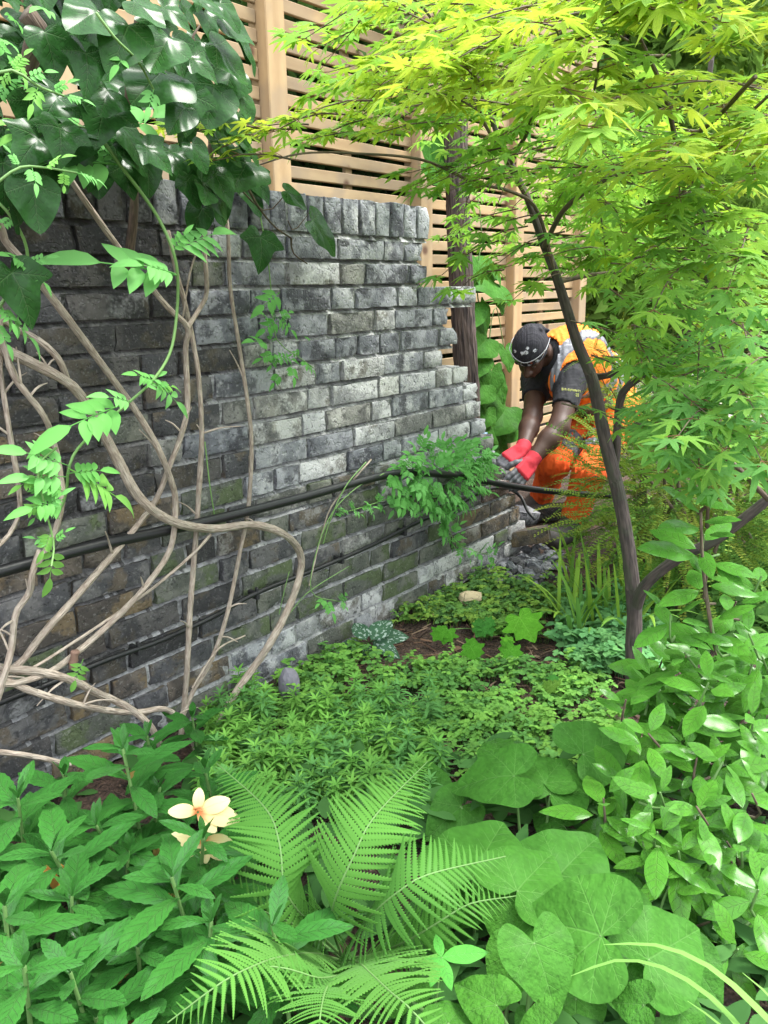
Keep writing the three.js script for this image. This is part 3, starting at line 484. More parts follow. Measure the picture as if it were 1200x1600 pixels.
  for (const [a, r, o] of thin) part(vine, 'thin_stem', limb(W(a, o), [r, r * 0.8], { rad: 6, step: 0.03 }), r > 0.0025 ? barkVine : stemJas);
  { const p = onWall(115, 1031, 0.125); part(vine, 'scarred_knot', limb([p.clone().add(V(-0.006, -0.022, 0)), p.clone(), p.clone().add(V(0.006, 0.022, 0))], [0.009, 0.010], { rad: 9, lump: 0.3, step: 0.006 }), std({ color: col(0.20, 0.12, 0.085), roughness: 0.9 })); }
  // fresh shoots
  const shoot = (a, r, o0, o1) => part(vine, 'shoot', limb(W(a, o0, o1), [r, r * 0.75], { rad: 7, step: 0.02 }), stemJas);
  shoot([[30, 212], [50, 203], [83, 197], [133, 200], [163, 223], [187, 257], [220, 300], [247, 340], [268, 385], [277, 425], [277, 480], [267, 547], [240, 593], [200, 630], [150, 673], [120, 703], [107, 733], [103, 773], [88, 810]], 0.0038, 0.30, 0.24);
  shoot([[-30, 520], [0, 478], [30, 435], [43, 413], [38, 375], [12, 332], [-20, 300]], 0.0034, 0.26, 0.30);
  shoot([[88, 700], [60, 730], [70, 790], [84, 850], [80, 885]], 0.0024, 0.28, 0.30);
  const leaf = (x0, y0, x1, y1, o = 0.28, tone = -1, k = 0.9) => { const a = onWall(x0, y0, o), b = onWall(x1, y1, o + rr(-0.03, 0.05)), d = b.clone().sub(a), l = d.length(); const up = N.clone().multiplyScalar(0.75).add(V(rr(-0.25, 0.25), 0.75, rr(-0.2, 0.3))); put(vine, 'leaf', pick(jasGeos), jasMats[tone < 0 ? 1 + Math.floor(rnd() * 2.4) : tone], frame(a, d, up, V(l * k * 1.05, l, l))); };
  for (const q of [[108, 196, 70, 112], [133, 200, 60, 150], [52, 203, 50, 155], [60, 200, 0, 215], [163, 223, 285, 155], [160, 222, 238, 212], [187, 257, 0, 242], [150, 205, 205, 160], [184, 255, 128, 205],
    [268, 392, 372, 345], [268, 392, 300, 350], [275, 430, 75, 388], [274, 428, 190, 400], [240, 593, 300, 648], [240, 595, 200, 578], [236, 598, 288, 605], [225, 608, 262, 575], [198, 630, 50, 684], [205, 628, 150, 612], [108, 728, 0, 690], [107, 732, 228, 797], [104, 740, 190, 730], [103, 745, 10, 742], [104, 770, 40, 742], [100, 780, 20, 800],
    [43, 413, 0, 390], [43, 415, 85, 455], [42, 412, 90, 395], [30, 435, 0, 415], [15, 335, 58, 308], [12, 332, 0, 280], [0, 480, 78, 553], [2, 478, 30, 520], [-10, 500, 25, 560], [12, 330, 50, 290], [20, 340, -10, 360],
    [84, 850, 76, 938], [80, 850, 40, 835], [84, 845, 112, 822], [70, 790, 20, 800], [72, 795, 108, 760], [66, 775, 40, 745], [80, 830, 60, 880], [68, 790, 45, 822], [62, 745, 15, 765], [72, 800, 98, 808], [50, 200, -10, 185], [30, 212, -20, 235], [18, 250, 45, 225],
    [60, 140, 20, 120], [20, 150, 35, 110], [10, 130, -10, 170], [-10, 60, 25, 100], [20, 90, 45, 130]]) leaf(...q);
  leaf(130, 1030, 110, 1085, 0.2);
  shoot([[-20, 120], [20, 110], [60, 135], [100, 150]], 0.0026, 0.45, 0.47); shoot([[-10, 290], [30, 262], [70, 262], [120, 270]], 0.0024, 0.38, 0.4); shoot([[150, 20], [180, 60], [215, 95], [240, 140]], 0.0024, 0.5, 0.46);
  for (const q of [[20, 110, 48, 70], [40, 122, 88, 105], [60, 135, 45, 178], [80, 143, 120, 120], [100, 150, 148, 158], [20, 112, -15, 140], [30, 262, 10, 225], [50, 262, 60, 300], [70, 262, 110, 235], [100, 266, 100, 305], [120, 270, 170, 285], [180, 60, 215, 48], [200, 80, 175, 112], [225, 110, 262, 112], [240, 140, 230, 182], [10, 20, 40, 45], [0, 60, 30, 75], [80, 20, 50, 5]]) leaf(...q, 0.46);
  for (let i = 0; i < 14; i++) { const x = rr(415, 440), y = rr(420, 585) + (i % 3) * 10; leaf(x, y, x + rr(-40, 45), y + rr(-12, 34), 0.06, i % 3 ? 1 : 0, 1.0); }
  for (let i = 0; i < 5; i++) { const x = rr(455, 490), y = rr(520, 572); leaf(x, y, x + rr(-25, 25), y + rr(-5, 30), 0.06, 1); }
  part(vine, 'thin_stem', limb(W([[405, 330], [418, 400], [425, 470], [432, 530], [470, 560], [490, 575]], 0.05), [0.002, 0.0015], { rad: 5, step: 0.04 }), stemJas);
}
{ // the clump of jasmine that sits on the cable
  setSeed(950);
  const c = thing('jasmine_clump', 'dense clump of feathery light green jasmine draped over the thick cable', 'climbing plant', onWall(690, 870, 0.05));
  const spread = [];
  const one = (p, d, l, tone) => put(c, 'leaf', pick(jasGeos), jasMats[tone], frame(p, d, V(rr(-0.4, 0.4), 0.8, rr(-0.4, 0.4)).addScaledVector(N, 0.6), V(l * 1.1, l, l)));
  for (let i = 0; i < 210; i++) { const a = rr(0, 6.28), q = Math.sqrt(rnd()), x = 688 + Math.cos(a) * q * 78, y = 742 + Math.sin(a) * q * 50 + (x - 688) * -0.12, o = rr(0.05, 0.20) * (1.15 - q * 0.5); const p = onWall(x, y, o), d = U.clone().multiplyScalar(Math.cos(a) * 0.8 + rr(-0.6, 0.6)).add(V(0, -Math.sin(a) * 0.6 + rr(-0.7, 0.25), 0)).addScaledVector(N, rr(0.1, 0.9)); one(p, d, rr(0.055, 0.09), pick([1, 1, 2, 2, 0])); }
  for (const path of [[[640, 770], [610, 778], [575, 790], [540, 800], [522, 806]], [[690, 790], [700, 825], [715, 850], [745, 862], [770, 868]], [[680, 780], [690, 815], [702, 845]], [[600, 740], [560, 760], [520, 800], [495, 860], [487, 925], [530, 940]], [[730, 740], [752, 720], [762, 712]]]) {
    const pts = path.map(([x, y]) => onWall(x, y, 0.08)); part(c, 'stem', limb(pts, [0.0022, 0.0013], { rad: 5, step: 0.03 }), stemJas);
    const cv = new THREE.CatmullRomCurve3(pts); for (let i = 0; i < 9; i++) { if (path[0][0] === 600 && i < 7) continue; const p = cv.getPointAt(0.15 + 0.85 * i / 8); for (const e of [-1, 1]) { if (rnd() < 0.15) continue; one(p, V(0, e * rr(0.2, 0.8) - 0.2, 0).addScaledVector(U, rr(-0.5, 0.8)).addScaledVector(N, rr(0.1, 0.5)), rr(0.055, 0.085), pick([1, 2, 1])); } }
  }
}
// ---------------------------------------------------------------- ivy over the top of the wall
{
  setSeed(1000);
  const ivy = thing('ivy', 'glossy dark green large-leaved ivy hanging over the top of the wall', 'climbing plant', wallPt(1.0, 0, 0.02));
  const leaf = (p, d, up, l, m) => put(ivy, 'leaf', pick(ivyGeos), ivyMats[m], frame(p, d, up, V(l * rr(0.9, 1.1), l, l)));
  const man = [[230, 230, 282, 272, 0.42, 1], [50, 287, 67, 372, 0.34, 2], [20, 425, 66, 522, 0.30, 1], [135, 82, 142, 158, 0.44, 0], [163, 165, 150, 230, 0.36, 0], [200, 40, 172, 112, 0.46, 3], [253, 112, 200, 160, 0.40, 0], [333, 135, 327, 205, 0.34, 0], [270, 60, 296, 122, 0.42, 1], [293, 282, 317, 330, 0.26, 1], [318, 285, 375, 350, 0.24, 2], [350, 33, 408, 70, 0.36, 3], [313, 2, 350, 25, 0.40, 3], [335, 72, 402, 132, 0.34, 4], [300, 90, 352, 128, 0.42, 4], [262, 62, 232, 110, 0.47, 3], [345, 5, 385, 48, 0.38, 4], [210, 5, 250, 30, 0.47, 4], [375, 150, 398, 190, 0.3, 3], [345, 170, 372, 215, 0.32, 2], [60, 215, 20, 265, 0.33, 1], [120, 200, 95, 262, 0.28, 0], [190, 260, 215, 318, 0.22, 0], [150, 250, 160, 312, 0.18, 0], [70, 50, 97, 125, 0.40, 1], [408, 370, 412, 432, 0.12, 1], [447, 300, 488, 326, 0.16, 3], [488, 346, 544, 396, 0.12, 3], [30, 350, 20, 300, 0.3, 1], [150, 20, 100, 40, 0.45, 2], [255, 10, 300, 40, 0.44, 3], [365, 240, 392, 292, 0.22, 1], [360, 110, 350, 170, 0.3, 2], [240, 30, 262, 80, 0.42, 2], [288, 168, 268, 205, 0.40, 2], [340, 220, 388, 262, 0.28, 3], [385, 255, 362, 300, 0.24, 2], [300, 225, 330, 268, 0.34, 0], [90, 150, 60, 200, 0.32, 0], [20, 250, 40, 290, 0.25, 1]];
  for (const [x0, y0, x1, y1, o, m] of man) { const a = onWall(x0, y0, o), b = onWall(x1, y1, o + 0.03), d = b.clone().sub(a), l = Math.max(0.06, d.length() * 0.88); leaf(a, d, N.clone().multiplyScalar(0.8).add(V(rr(-0.2, 0.2), 0.7, rr(-0.1, 0.3))), l, m); }
  for (let i = 0; i < 262; i++) {
    let x, y; do { x = rr(-250, 395); y = rr(-200, 330); } while (y > 250 + (x < 60 ? 60 : x > 260 ? 70 : 10) * (0.4 + rnd()) || (x > 330 && y < 200 && rnd() < 0.75) || (x > 300 && y < 60 && rnd() < 0.4));
    const o = rr(0.02, 0.40) * (y < 200 ? 1 : 0.75) - (y < 120 ? 0.15 : 0), p = onWall(x, y, o), d = V(rr(-0.3, 0.3), -rr(0.4, 1), rr(-0.3, 0.3)).addScaledVector(N, rr(0, 0.7)).addScaledVector(U, rr(-0.6, 0.6));
    leaf(p, d, N.clone().multiplyScalar(rr(0.5, 1)).add(V(rr(-0.3, 0.3), rr(0.4, 0.9), rr(-0.3, 0.3))), rr(0.048, 0.09), o < 0.2 ? pick([0, 0, 1]) : x > 280 ? pick([1, 2, 3]) : pick([0, 1, 1, 2]));
  }
  const st = (a, r) => part(ivy, 'stem', limb(a.map(([x, y, o]) => onWall(x, y, o)), [r, r * 0.6], { rad: 6, step: 0.03, lump: 0.1 }), barkTwig);
  st([[385, 290, 0.2], [405, 325, 0.12], [430, 355, 0.08], [455, 372, 0.06]], 0.004); st([[455, 372, 0.06], [458, 395, 0.04], [480, 412, 0.02]], 0.003); st([[450, 345, 0.1], [460, 360, 0.06], [485, 330, 0.1]], 0.002); st([[380, 300, 0.2], [400, 320, 0.1], [420, 330, 0.1], [445, 305, 0.16]], 0.0025);
  st([[40, 20, 0.3], [60, 40, 0.3], [48, 90, 0.25], [40, 160, 0.2]], 0.02); st([[290, 95, 0.4], [300, 60, 0.42], [312, 40, 0.42]], 0.003); st([[200, 420, 0.02], [210, 300, 0.06], [200, 150, 0.1], [220, 0, 0.2]], 0.012); st([[320, 300, 0.03], [330, 200, 0.1], [300, 60, 0.2]], 0.009);
  part(ivy, 'dead_stub', limb([at(85, -30, 1.5), at(112, 0, 1.5), at(135, 12, 1.5), at(157, 29, 1.5)], [0.012, 0.009], { rad: 9, lump: 0.25, step: 0.01 }), std({ map: barkVine.map, bumpMap: barkVine.bumpMap, bumpScale: 0.006, roughness: 0.95, color: col(0.9, 0.95, 1.05) }), 'grey broken dead stub');
}
// ---------------------------------------------------------------- dark trunk and a climber between the wall and the fence
{
  setSeed(1100);
  const q = (x, y) => onPlane(x, y, 2.2), b = q(735, 800); b.y = -0.02;
  const t = thing('dark_tree', 'slim tree with dark furrowed bark standing between the wall and the fence', 'tree', b);
  const top = q(712, 60);
  part(t, 'trunk', limb([b, q(731, 640), q(727, 560), q(722, 470), q(716, 330), q(712, 200), top, top.clone().add(V(-0.1, 0.8, -0.1)), top.clone().add(V(-0.05, 1.7, -0.2))], [0.066, 0.042], { rad: 14, step: 0.03, lump: 0.07 }), barkDark);
  const ms = [], cs = []; // crown over the fence, above the frame
  for (let i = 0; i < 900; i++) { const a = rr(0, 6.28), r = Math.sqrt(rnd()) * 1.15, p = top.clone().add(V(Math.cos(a) * r - 0.2, rr(0.75, 2.0), Math.sin(a) * r - 0.5)); ms.push(frame(p, V(Math.cos(a), rr(-0.9, 0.2), Math.sin(a)), jitterUp(0.6), rr(0.06, 0.10))); cs.push(col(0.05, rr(0.11, 0.17), 0.03)); }
  for (const a of [0.3, 1.6, 2.9, 4.2, 5.4]) part(t, 'branch', limb([top.clone().add(V(-0.06, 0.5 + a * 0.12, -0.1)), top.clone().add(V(Math.cos(a) * 0.5 - 0.1, 1.2, Math.sin(a) * 0.5 - 0.25)), top.clone().add(V(Math.cos(a) * 0.95 - 0.2, 1.65, Math.sin(a) * 0.95 - 0.45))], [0.022, 0.006], { rad: 7 }), barkDark);
  instanced(t, 'crown', vibGeos[1], leafMat(null, col(1, 1, 1), { trans: 0.3, coat: 0.2 }), ms, cs);
  const c = thing('bindweed', 'climber with broad heart-shaped leaves growing up the fence beside the dark trunk', 'climbing plant', onY(775, 690 + 120, 0.0));
  const stems = [[[778, 720], [770, 640], [762, 560], [752, 500], [745, 440], [752, 360], [740, 290], [700, 250]], [[790, 715], [775, 660], [780, 600], [765, 540], [775, 480], [790, 560]]];
  for (const a of stems) part(c, 'stem', limb(a.map(([x, y], i) => onPlane(x, y, 2.3)), [0.005, 0.002], { rad: 6 }), stemGreen);
  const L = (x0, y0, x1, y1, m, D = 2.25) => { const a = onPlane(x0, y0, D), b = onPlane(x1, y1, D - 0.05), d = b.clone().sub(a); put(c, 'leaf', pick(heartGeos), heartMats[m], frame(a, d, N.clone().add(V(rr(-0.3, 0.3), 0.6, rr(-0.2, 0.3))), d.length())); };
  for (const a of [[672, 255, 722, 280, 1], [722, 262, 735, 318, 2], [700, 240, 690, 280, 1], [815, 195, 835, 222, 3], [752, 482, 772, 515, 1], [742, 478, 738, 512, 2], [772, 440, 742, 425, 2], [768, 580, 770, 625, 0], [778, 595, 792, 630, 0], [790, 548, 800, 580, 1], [752, 560, 748, 585, 2], [755, 600, 740, 625, 2], [765, 660, 790, 700, 1], [790, 640, 770, 672, 0], [760, 640, 755, 668, 2], [780, 690, 795, 715, 1], [762, 700, 752, 720, 2], [775, 460, 790, 490, 2], [760, 530, 745, 550, 2], [745, 640, 752, 665, 1], [800, 660, 790, 690, 2], [735, 410, 760, 440, 2], [770, 420, 790, 445, 1]]) L(...a);
}
// where a pixel meets a leaf plane through a that tips towards the viewer by k
function onTilt(x, y, a, k = 0.6) { const n = UP.clone().addScaledVector(CAM.clone().sub(a).normalize(), k).normalize(), r = ray(x, y); return r.multiplyScalar(a.clone().sub(CAM).dot(n) / r.dot(n)).add(CAM); }
// leaves of one plant: those that show largest are parts of their own, the rest one mass
class Leaves {
  constructor(parent, geos, mats, mass) { Object.assign(this, { parent, geos, mats, mass, all: [] }); }
  add(g, m, matrix) { this.all.push({ g, m, matrix }); }
  flush(most, name = 'leaf', massName = 'foliage') {
    const q = V(0, 0, 0), inv = new THREE.Matrix4().compose(camera.position, camera.quaternion, V(1, 1, 1)).invert();
    for (const l of this.all) { q.setFromMatrixPosition(l.matrix); const s = _m.copy(l.matrix).getMaxScaleOnAxis(); q.applyMatrix4(inv); const d = -q.z, x = q.x / d * FPX + 600, y = 800 - q.y / d * FPX; l.score = d > 0.1 && x > -40 && x < 1240 && y > -40 && y < 1640 ? s / d : -1 / Math.max(d, 0.1); }
    this.all.sort((a, b) => b.score - a.score);
    const parts = this.all.slice(0, most), rest = this.all.slice(most);
    for (const l of parts) put(this.parent, name, this.geos[l.g], this.mats[l.m], l.matrix);
    for (let g = 0; g < this.geos.length; g++) { const r = rest.filter(l => l.g === g); if (r.length) instanced(this.parent, massName, this.geos[g], this.mass, r.map(l => l.matrix), r.map(l => this.mats[l.m].color)); }
  }
}
// ---------------------------------------------------------------- Japanese maple
{
  setSeed(2000);
  const base = onY(990, 1088, -0.02), TD = base.clone().sub(CAM).dot(ray(600, 800).normalize()) * 1.0;
  const tree = thing('japanese_maple', 'slender forked maple with star-shaped lime green leaves arching over the bed', 'tree', base);
  const T = (a, d0, d1 = d0) => a.map(([x, y], i) => at(x, y, lerp(d0, d1, i / (a.length - 1))));
  const R = px => px * TD / FPX / 2;
  const trunk = T([[990, 1000], [991, 950], [982, 860], [966, 770], [946, 690], [926, 595], [902, 535], [872, 440], [850, 382], [825, 312], [798, 255], [770, 190], [742, 60], [728, -40]], TD, TD * 0.93); trunk.unshift(base);
  const tr = [26, 25, 23, 22, 21, 20, 19, 17, 15, 13, 10, 8, 6, 5, 3].map(R);
  part(tree, 'trunk', limb(trunk, t => { const i = Math.min(tr.length - 2, Math.floor(t * (tr.length - 1))); return lerp(tr[i], tr[i + 1], t * (tr.length - 1) - i); }, { rad: 14, step: 0.025, lump: 0.06, sd: 5 }), barkMaple);
  const br = (a, d0, d1, r0, r1, m = barkMaple) => part(tree, 'branch', limb(T(a, d0, d1), [R(r0), R(r1)], { rad: 9, step: 0.03, lump: 0.07, sd: rnd() * 30 }), m);
  br([[991, 958], [1008, 915], [1060, 872], [1120, 842], [1200, 780], [1300, 690], [1380, 560]], TD, TD * 0.8, 18, 11);
  br([[958, 745], [963, 706], [965, 660], [970, 622], [985, 600], [1030, 574], [1075, 555], [1122, 538], [1143, 520], [1146, 498], [1125, 470], [1106, 447], [1104, 385], [1095, 287], [1105, 157], [1120, 20]], TD * 1.0, TD * 0.8, 13, 6);
  br([[922, 588], [945, 588], [962, 580], [976, 573]], TD, TD * 0.97, 12, 9);
  br([[1140, 522], [1165, 545], [1200, 540], [1270, 500]], TD * 0.9, TD * 0.75, 9, 6); br([[1108, 452], [1130, 441], [1165, 418], [1200, 392], [1290, 340]], TD * 0.86, TD * 0.7, 10, 6);
  br([[868, 430], [840, 330], [800, 300], [740, 285], [660, 250], [560, 240], [470, 240], [390, 262]], TD * 0.96, TD * 0.78, 6, 2, barkTwig);
  br([[850, 385], [880, 330], [930, 290], [1000, 260], [1100, 200], [1180, 120]], TD * 0.95, TD * 0.5, 8, 4, barkTwig);
  br([[825, 312], [790, 250], [740, 160], [675, 30], [610, -30]], TD * 0.93, TD * 0.8, 7, 3, barkTwig);
  br([[798, 255], [830, 190], [850, 100], [900, 20], [960, -60]], TD * 0.93, TD * 0.55, 7, 3, barkTwig);
  br([[742, 60], [680, 70], [600, 110], [520, 130]], TD * 0.93, TD * 0.9, 7, 3, barkTwig);
  br([[1098, 300], [1060, 230], [1040, 150], [1000, 60]], TD * 0.82, TD * 0.5, 7, 3, barkTwig); br([[1095, 287], [1140, 210], [1200, 150]], TD * 0.82, TD * 0.6, 6, 3, barkTwig);
  br([[872, 440], [920, 430], [990, 420], [1060, 400]], TD * 0.96, TD * 1.1, 8, 3, barkTwig); br([[1200, 780], [1140, 720], [1080, 690], [1040, 660]], TD * 0.82, TD * 0.62, 7, 3, barkTwig);
  const tone = [[0.19, 0.43, 0.085], [0.24, 0.48, 0.08], [0.27, 0.49, 0.06], [0.37, 0.54, 0.05], [0.45, 0.56, 0.055], [0.16, 0.39, 0.095]];
  const mats = tints(mapleSkin, tone, { trans: 0.58, coat: 0.03, bump: 0.001, name: 'maple leaf' });
  const bag = new Leaves(tree, mapleGeos, mats, leafMat(mapleSkin, col(1, 1, 1), { trans: 0.58, bump: 0.001, name: 'maple leaf' }));
  const twigs = [], stalks = [], axis = V(base.x, 0, base.z);
  const spray = (x, y, d, tones, n = 6, size = 0.050, len = rr(0.2, 0.34), droop = 0.18) => {
    const tip = at(x, y, d), out = tip.clone().setY(0).sub(axis); if (out.length() < 0.25) out.set(rr(-1, 1), 0, rr(-1, 1)); out.normalize().applyAxisAngle(UP, rr(-0.7, 0.7));
    const dir = out.setY(-droop + rr(-0.15, 0.2)).normalize(), st = tip.clone().addScaledVector(dir, -len).add(V(0, rr(0, 0.05), 0)), mid = st.clone().lerp(tip, 0.5).add(V(rr(-0.02, 0.02), 0.03, rr(-0.02, 0.02)));
    const c = new THREE.QuadraticBezierCurve3(st, mid, tip); twigs.push(limb([st, c.getPoint(0.5), tip], [0.0024, 0.001], { rad: 4, step: 0.06 }));
    const side = V(0, 0, 0).crossVectors(UP, dir).normalize();
    for (let i = 0; i < n; i++) for (const e of i === n - 1 ? [-1, 0, 1] : [-1, 1]) {
      const p = c.getPoint(0.12 + 0.88 * i / (n - 1)), pd = dir.clone().multiplyScalar(0.75).addScaledVector(side, e * rr(0.5, 1.0)).add(V(0, rr(-0.25, 0.2), 0)).normalize(), q = p.clone().addScaledVector(pd, rr(0.018, 0.038));
      stalks.push(limb([p, p.clone().lerp(q, 0.5), q], [0.0009, 0.0007], { rad: 3, step: 0.05, cap: false }));
      const ld = pd.clone().add(V(rr(-0.25, 0.25), rr(-0.38, 0.12), rr(-0.25, 0.25)));
      bag.add(Math.floor(rnd() * 4), pick(tones), frame(q, ld, jitterUp(0.42), size * rr(0.72, 1.15)));
    }
  };
  const zone = (n, x0, x1, y0, y1, d0, d1, tones, o = {}) => { for (let i = 0; i < n; i++) spray(rr(x0, x1), rr(y0, y1), rr(d0, d1), tones, o.n, o.size, o.len ?? rr(0.2, 0.34), o.droop); };
  zone(34, 820, 1240, -80, 200, 1.0, 1.6, [2, 3, 3, 4], { size: 0.055 });
  zone(18, 1000, 1240, 40, 330, 1.1, 1.8, [2, 3, 3, 4]);
  zone(40, 560, 840, -60, 210, 1.4, 2.2, [2, 3, 3, 4]);
  zone(10, 620, 760, 60, 150, 1.25, 1.6, [3, 4, 3]);
  zone(22, 440, 640, 20, 225, 1.75, 2.4, [1, 2, 3]);
  for (const [x, y] of [[300, 208], [275, 200], [340, 250], [390, 215], [430, 205], [470, 185], [360, 225]]) spray(x, y, 1.72, [2, 3, 4], 4, 0.042, 0.16, 0.05);
  zone(16, 640, 820, 170, 300, 1.9, 2.6, [1, 2, 2]);
  zone(16, 800, 960, 200, 330, 1.7, 2.8, [1, 2, 2, 3]);
  zone(40, 930, 1230, 200, 430, 1.5, 2.9, [1, 2, 2, 3]);
  zone(14, 1020, 1230, 240, 520, 1.3, 1.8, [1, 2, 2]);
  zone(26, 860, 1060, 300, 450, 2.7, 3.4, [1, 2, 2], { size: 0.055 });
  zone(16, 780, 960, 250, 430, 2.5, 3.2, [1, 2, 2]); zone(8, 690, 800, 240, 420, 2.4, 3.0, [1, 2], { n: 4 });
  zone(34, 1000, 1230, 420, 640, 1.6, 2.8, [0, 1, 1, 2]); zone(16, 1010, 1230, 560, 760, 1.5, 2.2, [0, 1, 1, 5]);
  for (const [x, y, d] of [[1060, 680, 1.35], [1120, 660, 1.4], [1180, 640, 1.3], [1090, 730, 1.45], [1150, 590, 1.4], [1010, 630, 1.6], [1060, 640, 1.7], [1190, 720, 1.3], [1170, 480, 1.4], [1210, 560, 1.3], [1090, 600, 1.6], [1040, 700, 1.45], [1130, 700, 1.35], [1070, 650, 1.5], [1160, 620, 1.5], [1200, 660, 1.35], [1030, 660, 1.6], [1110, 760, 1.5], [1170, 560, 1.5]]) spray(x, y, d, [0, 0, 1, 5], 4, 0.056, 0.2);
  for (const [x, y, d] of [[730, 395, 2.2], [690, 430, 2.2], [860, 400, 2.0], [760, 360, 2.1], [700, 300, 2.0], [840, 440, 2.1], [800, 470, 2.4], [640, 270, 2.1], [780, 410, 2.1], [720, 450, 2.3]]) spray(x, y, d, [0, 1, 2], 3, 0.055, 0.17);
  const tw = part(tree, 'twigs', mergeGeometries(twigs), barkTwig); tw.userData.kind = 'stuff';
  const sk = part(tree, 'leaf_stalks', mergeGeometries(stalks), stemRed); sk.userData.kind = 'stuff';
  bag.flush(290);
}
// ---------------------------------------------------------------- trees, hedge and shrubs behind
function clusterGeo(n, lw, ll, spread) { const g = []; for (let i = 0; i < n; i++) { const b = blade(ellipse(lw, 0.8, 0.9), { nl: 2, nw: 2, fold: 0.3, droop: 0.25, wmax: 0.5 }).scale(ll, ll, ll); b.applyMatrix4(frame(V(rr(-1, 1), rr(-0.6, 0.6), rr(-1, 1)).multiplyScalar(spread), V(rr(-1, 1), rr(-0.8, 0.3), rr(-1, 1)), jitterUp(0.7))); g.push(b); } return mergeGeometries(g); }
const massMat = leafMat(null, col(1, 1, 1), { trans: 0.42, name: 'foliage' });
setSeed(2500);
const cluster = [clusterGeo(12, 0.3, 0.09, 0.11), clusterGeo(12, 0.22, 0.11, 0.12)];
function bgTree(label, x, z, h, r, n, tone, trunkR = 0.09, lo = 0.25) {
  const b = V(x, 0, z), t = thing('garden_tree', label, 'tree', b), ms = [], cs = [], lobes = [];
  part(t, 'trunk', limb([V(x, -0.03, z), V(x + 0.05, h * 0.25, z), V(x - 0.08, h * 0.5, z + 0.05), V(x + 0.05, h * 0.85, z)], [trunkR, trunkR * 0.3], { rad: 9, step: 0.12, lump: 0.1 }), barkDark);
  for (let i = 0; i < 26; i++) { const a = rr(0, 6.28), k = rr(lo, 1), w = r * (0.35 + 0.75 * Math.sin(Math.PI * Math.pow(clamp((k - lo) / (1 - lo) * 0.9 + 0.08), 0.8))); lobes.push([V(x + Math.cos(a) * w * rr(0.4, 1), h * k, z + Math.sin(a) * w * rr(0.4, 1)), rr(0.25, 0.5) * r]); }
  for (let i = 0; i < 8; i++) part(t, 'limb', limb([V(x, h * rr(0.25, 0.5), z), lobes[i * 3][0].clone().lerp(V(x, h * 0.5, z), 0.4), lobes[i * 3][0]], [trunkR * 0.35, 0.012], { rad: 6, step: 0.15 }), barkDark);
  for (let i = 0; i < n; i++) { const [c, lr] = pick(lobes), d = V(rr(-1, 1), rr(-0.8, 1), rr(-1, 1)).normalize(), p = c.clone().addScaledVector(d, lr * Math.pow(rnd(), 0.45)); if (p.y < 0.1) continue; ms.push(frame(p, d, jitterUp(0.8), rr(0.8, 1.5))); const k = rr(0.75, 1.25); cs.push(col(tone[0] * k, tone[1] * k, tone[2] * k)); }
  instanced(t, 'crown', cluster[n % 2], massMat, ms, cs);
}
bgTree('bright yellow-green tree standing beyond the pale path', 3.6, -9.8, 4.4, 1.7, 2600, [0.30, 0.40, 0.05]);
bgTree('tall spreading tree with fresh green crown behind the pale path', 6.9, -13.0, 7.0, 2.6, 3001, [0.22, 0.34, 0.06], 0.16);
bgTree('leafy tree with mid green crown just past the end of the fence', 2.3, -8.3, 3.8, 1.2, 2200, [0.17, 0.29, 0.05]);
bgTree('small loose lime green tree beside the pale path', 4.6, -6.6, 2.9, 0.9, 1401, [0.33, 0.42, 0.06], 0.05, 0.4);
bgTree('dark green tree growing behind the slatted fence', -0.4, -6.4, 5.2, 1.9, 2600, [0.08, 0.17, 0.035], 0.13, 0.2);
bgTree('dense green tree towering behind the far fence posts', 1.5, -7.6, 5.4, 1.5, 2401, [0.13, 0.24, 0.04], 0.12, 0.2);
{
  setSeed(2600); const b = V(0, 0, 0).addScaledVector(U, 3.4).addScaledVector(N, -3.25), ms = [], cs = [];
  const h = thing('hedge', 'dark green hedge seen through the gaps of the slatted fence', 'hedge', b);
  for (let i = 0; i < 5200; i++) { const s = rr(0.3, 5.4), D = rr(2.85, 3.65), y = rr(0, 2.35 + 0.25 * n3(s * 2, 0, 3, 4)); ms.push(frame(V(0, y, 0).addScaledVector(U, s).addScaledVector(N, -D), V(rr(-1, 1), rr(-0.5, 0.5), rr(-1, 1)), jitterUp(0.8), rr(0.8, 1.4))); const k = rr(0.8, 1.2); cs.push(col(0.04 * k, 0.09 * k, 0.025 * k)); }
  instanced(h, 'foliage', cluster[0], massMat, ms, cs);
  for (let s = 0.6; s < 5.4; s += 0.6) part(h, 'stem', limb([V(0, -0.02, 0).addScaledVector(U, s).addScaledVector(N, -3.25), V(0, 0.9, 0).addScaledVector(U, s + 0.05).addScaledVector(N, -3.3), V(0, 1.8, 0).addScaledVector(U, s).addScaledVector(N, -3.2)], [0.03, 0.012], { rad: 6, step: 0.2 }), barkDark);
  const g2 = thing('garden_hedge', 'long clipped green hedge across the far side of the pale path', 'hedge', V(7, 0, -13.2)), m2 = [], c2 = [];
  for (let i = 0; i < 4200; i++) { const x = rr(1, 16), y = rr(0, 2.6), z = -13.1 + rr(-0.5, 0.5); m2.push(frame(V(x, y, z), V(rr(-1, 1), rr(-0.5, 0.5), rr(-1, 1)), jitterUp(0.8), rr(1.2, 2.2))); const k = rr(0.6, 1.3); c2.push(col(0.15 * k, 0.26 * k, 0.06 * k)); }
  instanced(g2, 'foliage', cluster[1], massMat, m2, c2);
}
